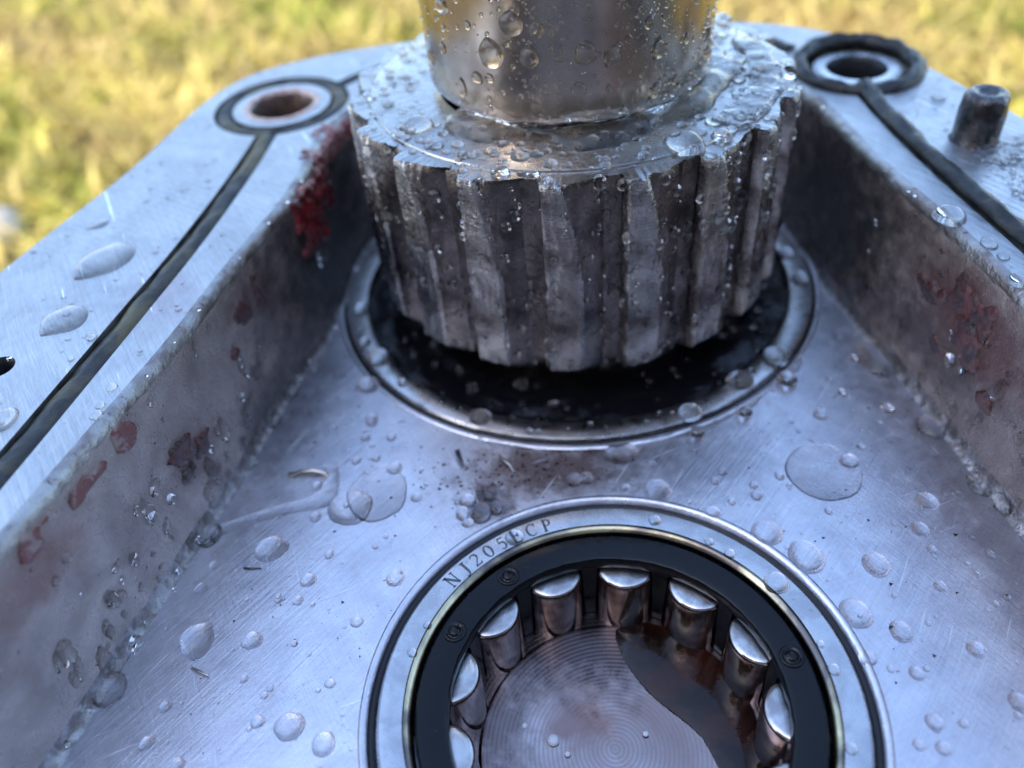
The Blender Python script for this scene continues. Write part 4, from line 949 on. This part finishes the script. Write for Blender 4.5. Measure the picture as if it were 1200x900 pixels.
L_ = rng.uniform(1.2, 3.6, n)*(1+.4*far); W_ = rng.uniform(.18, .42, n)*(1+.5*far); az = rng.uniform(0, 2*PI, n); tilt = rng.beta(2.6, 1.1, n)*1.5
az2 = az+rng.normal(0, .7, n)
dx, dy = np.cos(az), np.sin(az); sx, sy = -np.sin(az2), np.cos(az2)
zb = np.zeros(n)+GZ
co = np.zeros((n, 5, 3)); lx, lz = np.sin(tilt), np.cos(tilt)
for kk, (s, wd) in enumerate(((0, 1), (0, -1), (.55, .8), (.55, -.8), (1, 0))):
    bend = s*s*.5
    co[:, kk, 0] = xs_+dx*L_*(lx*s+bend*.4)+sx*W_*.5*wd; co[:, kk, 1] = ys+dy*L_*(lx*s+bend*.4)+sy*W_*.5*wd; co[:, kk, 2] = zb+L_*(lz*s)*(1-.25*s)+.05
me = bpy.data.meshes.new('grass'); nf = n*3
base = (np.arange(n)*5)[:, None]; tri = np.concatenate([base+[0, 1, 3], base+[0, 3, 2], base+[2, 3, 4]], 1).reshape(-1)
me.vertices.add(n*5); me.vertices.foreach_set('co', co.reshape(-1)); me.loops.add(nf*3); me.loops.foreach_set('vertex_index', tri)
me.polygons.add(nf); me.polygons.foreach_set('loop_start', np.arange(nf)*3); me.update(calc_edges=True)
# blade colour: dry straw to fresh green, in patches, kept as an attribute
def patch(x, y, s, ph): return np.sin(x/s+ph)*np.cos(y/s*1.3+ph*2)+.6*np.sin(x/s*2.3+y/s*1.7+ph)
g = .10+patch(xs_, ys, 5.5, 1.)*.42+patch(xs_, ys, 2.1, 3.)*.4+rng.normal(.0, .3, n)
g = np.clip(g*.5+.5, 0, 1)
c0, c1, c2, c3 = np.array([.27, .19, .07]), np.array([.60, .47, .20]), np.array([.55, .48, .13]), np.array([.24, .30, .045])
cc = np.where(g[:, None] < .33, c0+(c1-c0)*(g[:, None]/.33), np.where(g[:, None] < .7, c1+(c2-c1)*((g[:, None]-.33)/.37), c2+(c3-c2)*((g[:, None]-.7)/.3)))
cc = cc*rng.uniform(.72, 1.12, (n, 1))*(1+.2*patch(xs_, ys, 3.3, 5.))[:, None]
at_ = me.color_attributes.new('blade', 'FLOAT_COLOR', 'POINT'); at_.data.foreach_set('color', np.repeat(np.concatenate([cc, np.ones((n, 1))], 1), 5, 0).reshape(-1))
mg = bpy.data.materials.new('grass_blades'); mg.use_nodes = True; t = mg.node_tree; b = t.nodes['Principled BSDF']; at2 = t.nodes.new('ShaderNodeAttribute'); at2.attribute_name = 'blade'
t.links.new(at2.outputs['Color'], b.inputs['Base Color']); b.inputs['Roughness'].default_value = .6; b.inputs['Specular IOR Level'].default_value = .25
tr = t.nodes.new('ShaderNodeBsdfTranslucent'); t.links.new(at2.outputs['Color'], tr.inputs['Color']); mx = t.nodes.new('ShaderNodeMixShader'); mx.inputs[0].default_value = .35
out = t.nodes['Material Output']; t.links.new(b.outputs[0], mx.inputs[1]); t.links.new(tr.outputs[0], mx.inputs[2]); t.links.new(mx.outputs[0], out.inputs[0])
o = link('grass', me, mg, smooth=False); tag(o, 'short dry yellow and green grass growing behind the housing, out of focus', 'grass', kind='stuff')
# stone
bm = bmesh.new(); bmesh.ops.create_icosphere(bm, subdivisions=4, radius=1)
for v in bm.verts: v.co *= 1+.25*nz(v.co.x*1.1, v.co.y*1.1, v.co.z*1.1); v.co.x *= 1.3; v.co.y *= 1.0; v.co.z *= .75
me = bpy.data.meshes.new('stone'); bm.to_mesh(me); bm.free()
o = link('stone', me, M_stone, None, (-25.3, 32.0, GZ+.8)); o.scale = (1.5, 1.3, 1.3); tag(o, 'pale rounded stone in the grass at the left edge of the photo', 'stone')
# added unseen plank fence that shades the housing, behind the photographer
dn = SUN_DIR.normalized(); pn = Vector((-dn.y, dn.x))
blocker = empty('shade_panel', (-dn.x*58+pn.x*1, -dn.y*58+pn.y*1, GZ), label='added unseen plank fence panel behind the photographer that shades the housing', cat='fence panel')
blocker.rotation_euler.z = math.atan2(pn.y, pn.x)
def box(name, sx, sy, sz, loc, m, parent):
    bm = bmesh.new(); bmesh.ops.create_cube(bm, size=1)
    for v in bm.verts: v.co = Vector((v.co.x*sx, v.co.y*sy, v.co.z*sz))
    bmesh.ops.bevel(bm, geom=bm.edges[:], offset=.2, segments=1, affect='EDGES'); me = bpy.data.meshes.new(name); bm.to_mesh(me); bm.free()
    return link(name, me, m, parent, loc, smooth=False)
for i in range(5): box('plank', 7.7, 2, 88+(i*37 % 5)*.6, (-16+i*8, 0, 44), M_plank, blocker)
for z in (18, 68): box('rail', 39, 3, 6, (0, -2.6, z), M_plank, blocker)

blocker2 = empty('reflection_board', (45, -70, GZ), label='added unseen dark board fence standing farther behind the photographer', cat='blocker')  # added out of view so metal and drops reflect something dark
for i in range(17): box('plank', 9.7, 2, 96+(i*29 % 7)*.5, (-80+i*10, 0, 48), M_plank, blocker2)
for z in (18, 78): box('rail', 166, 3, 6, (0, -2.6, z), M_plank, blocker2)
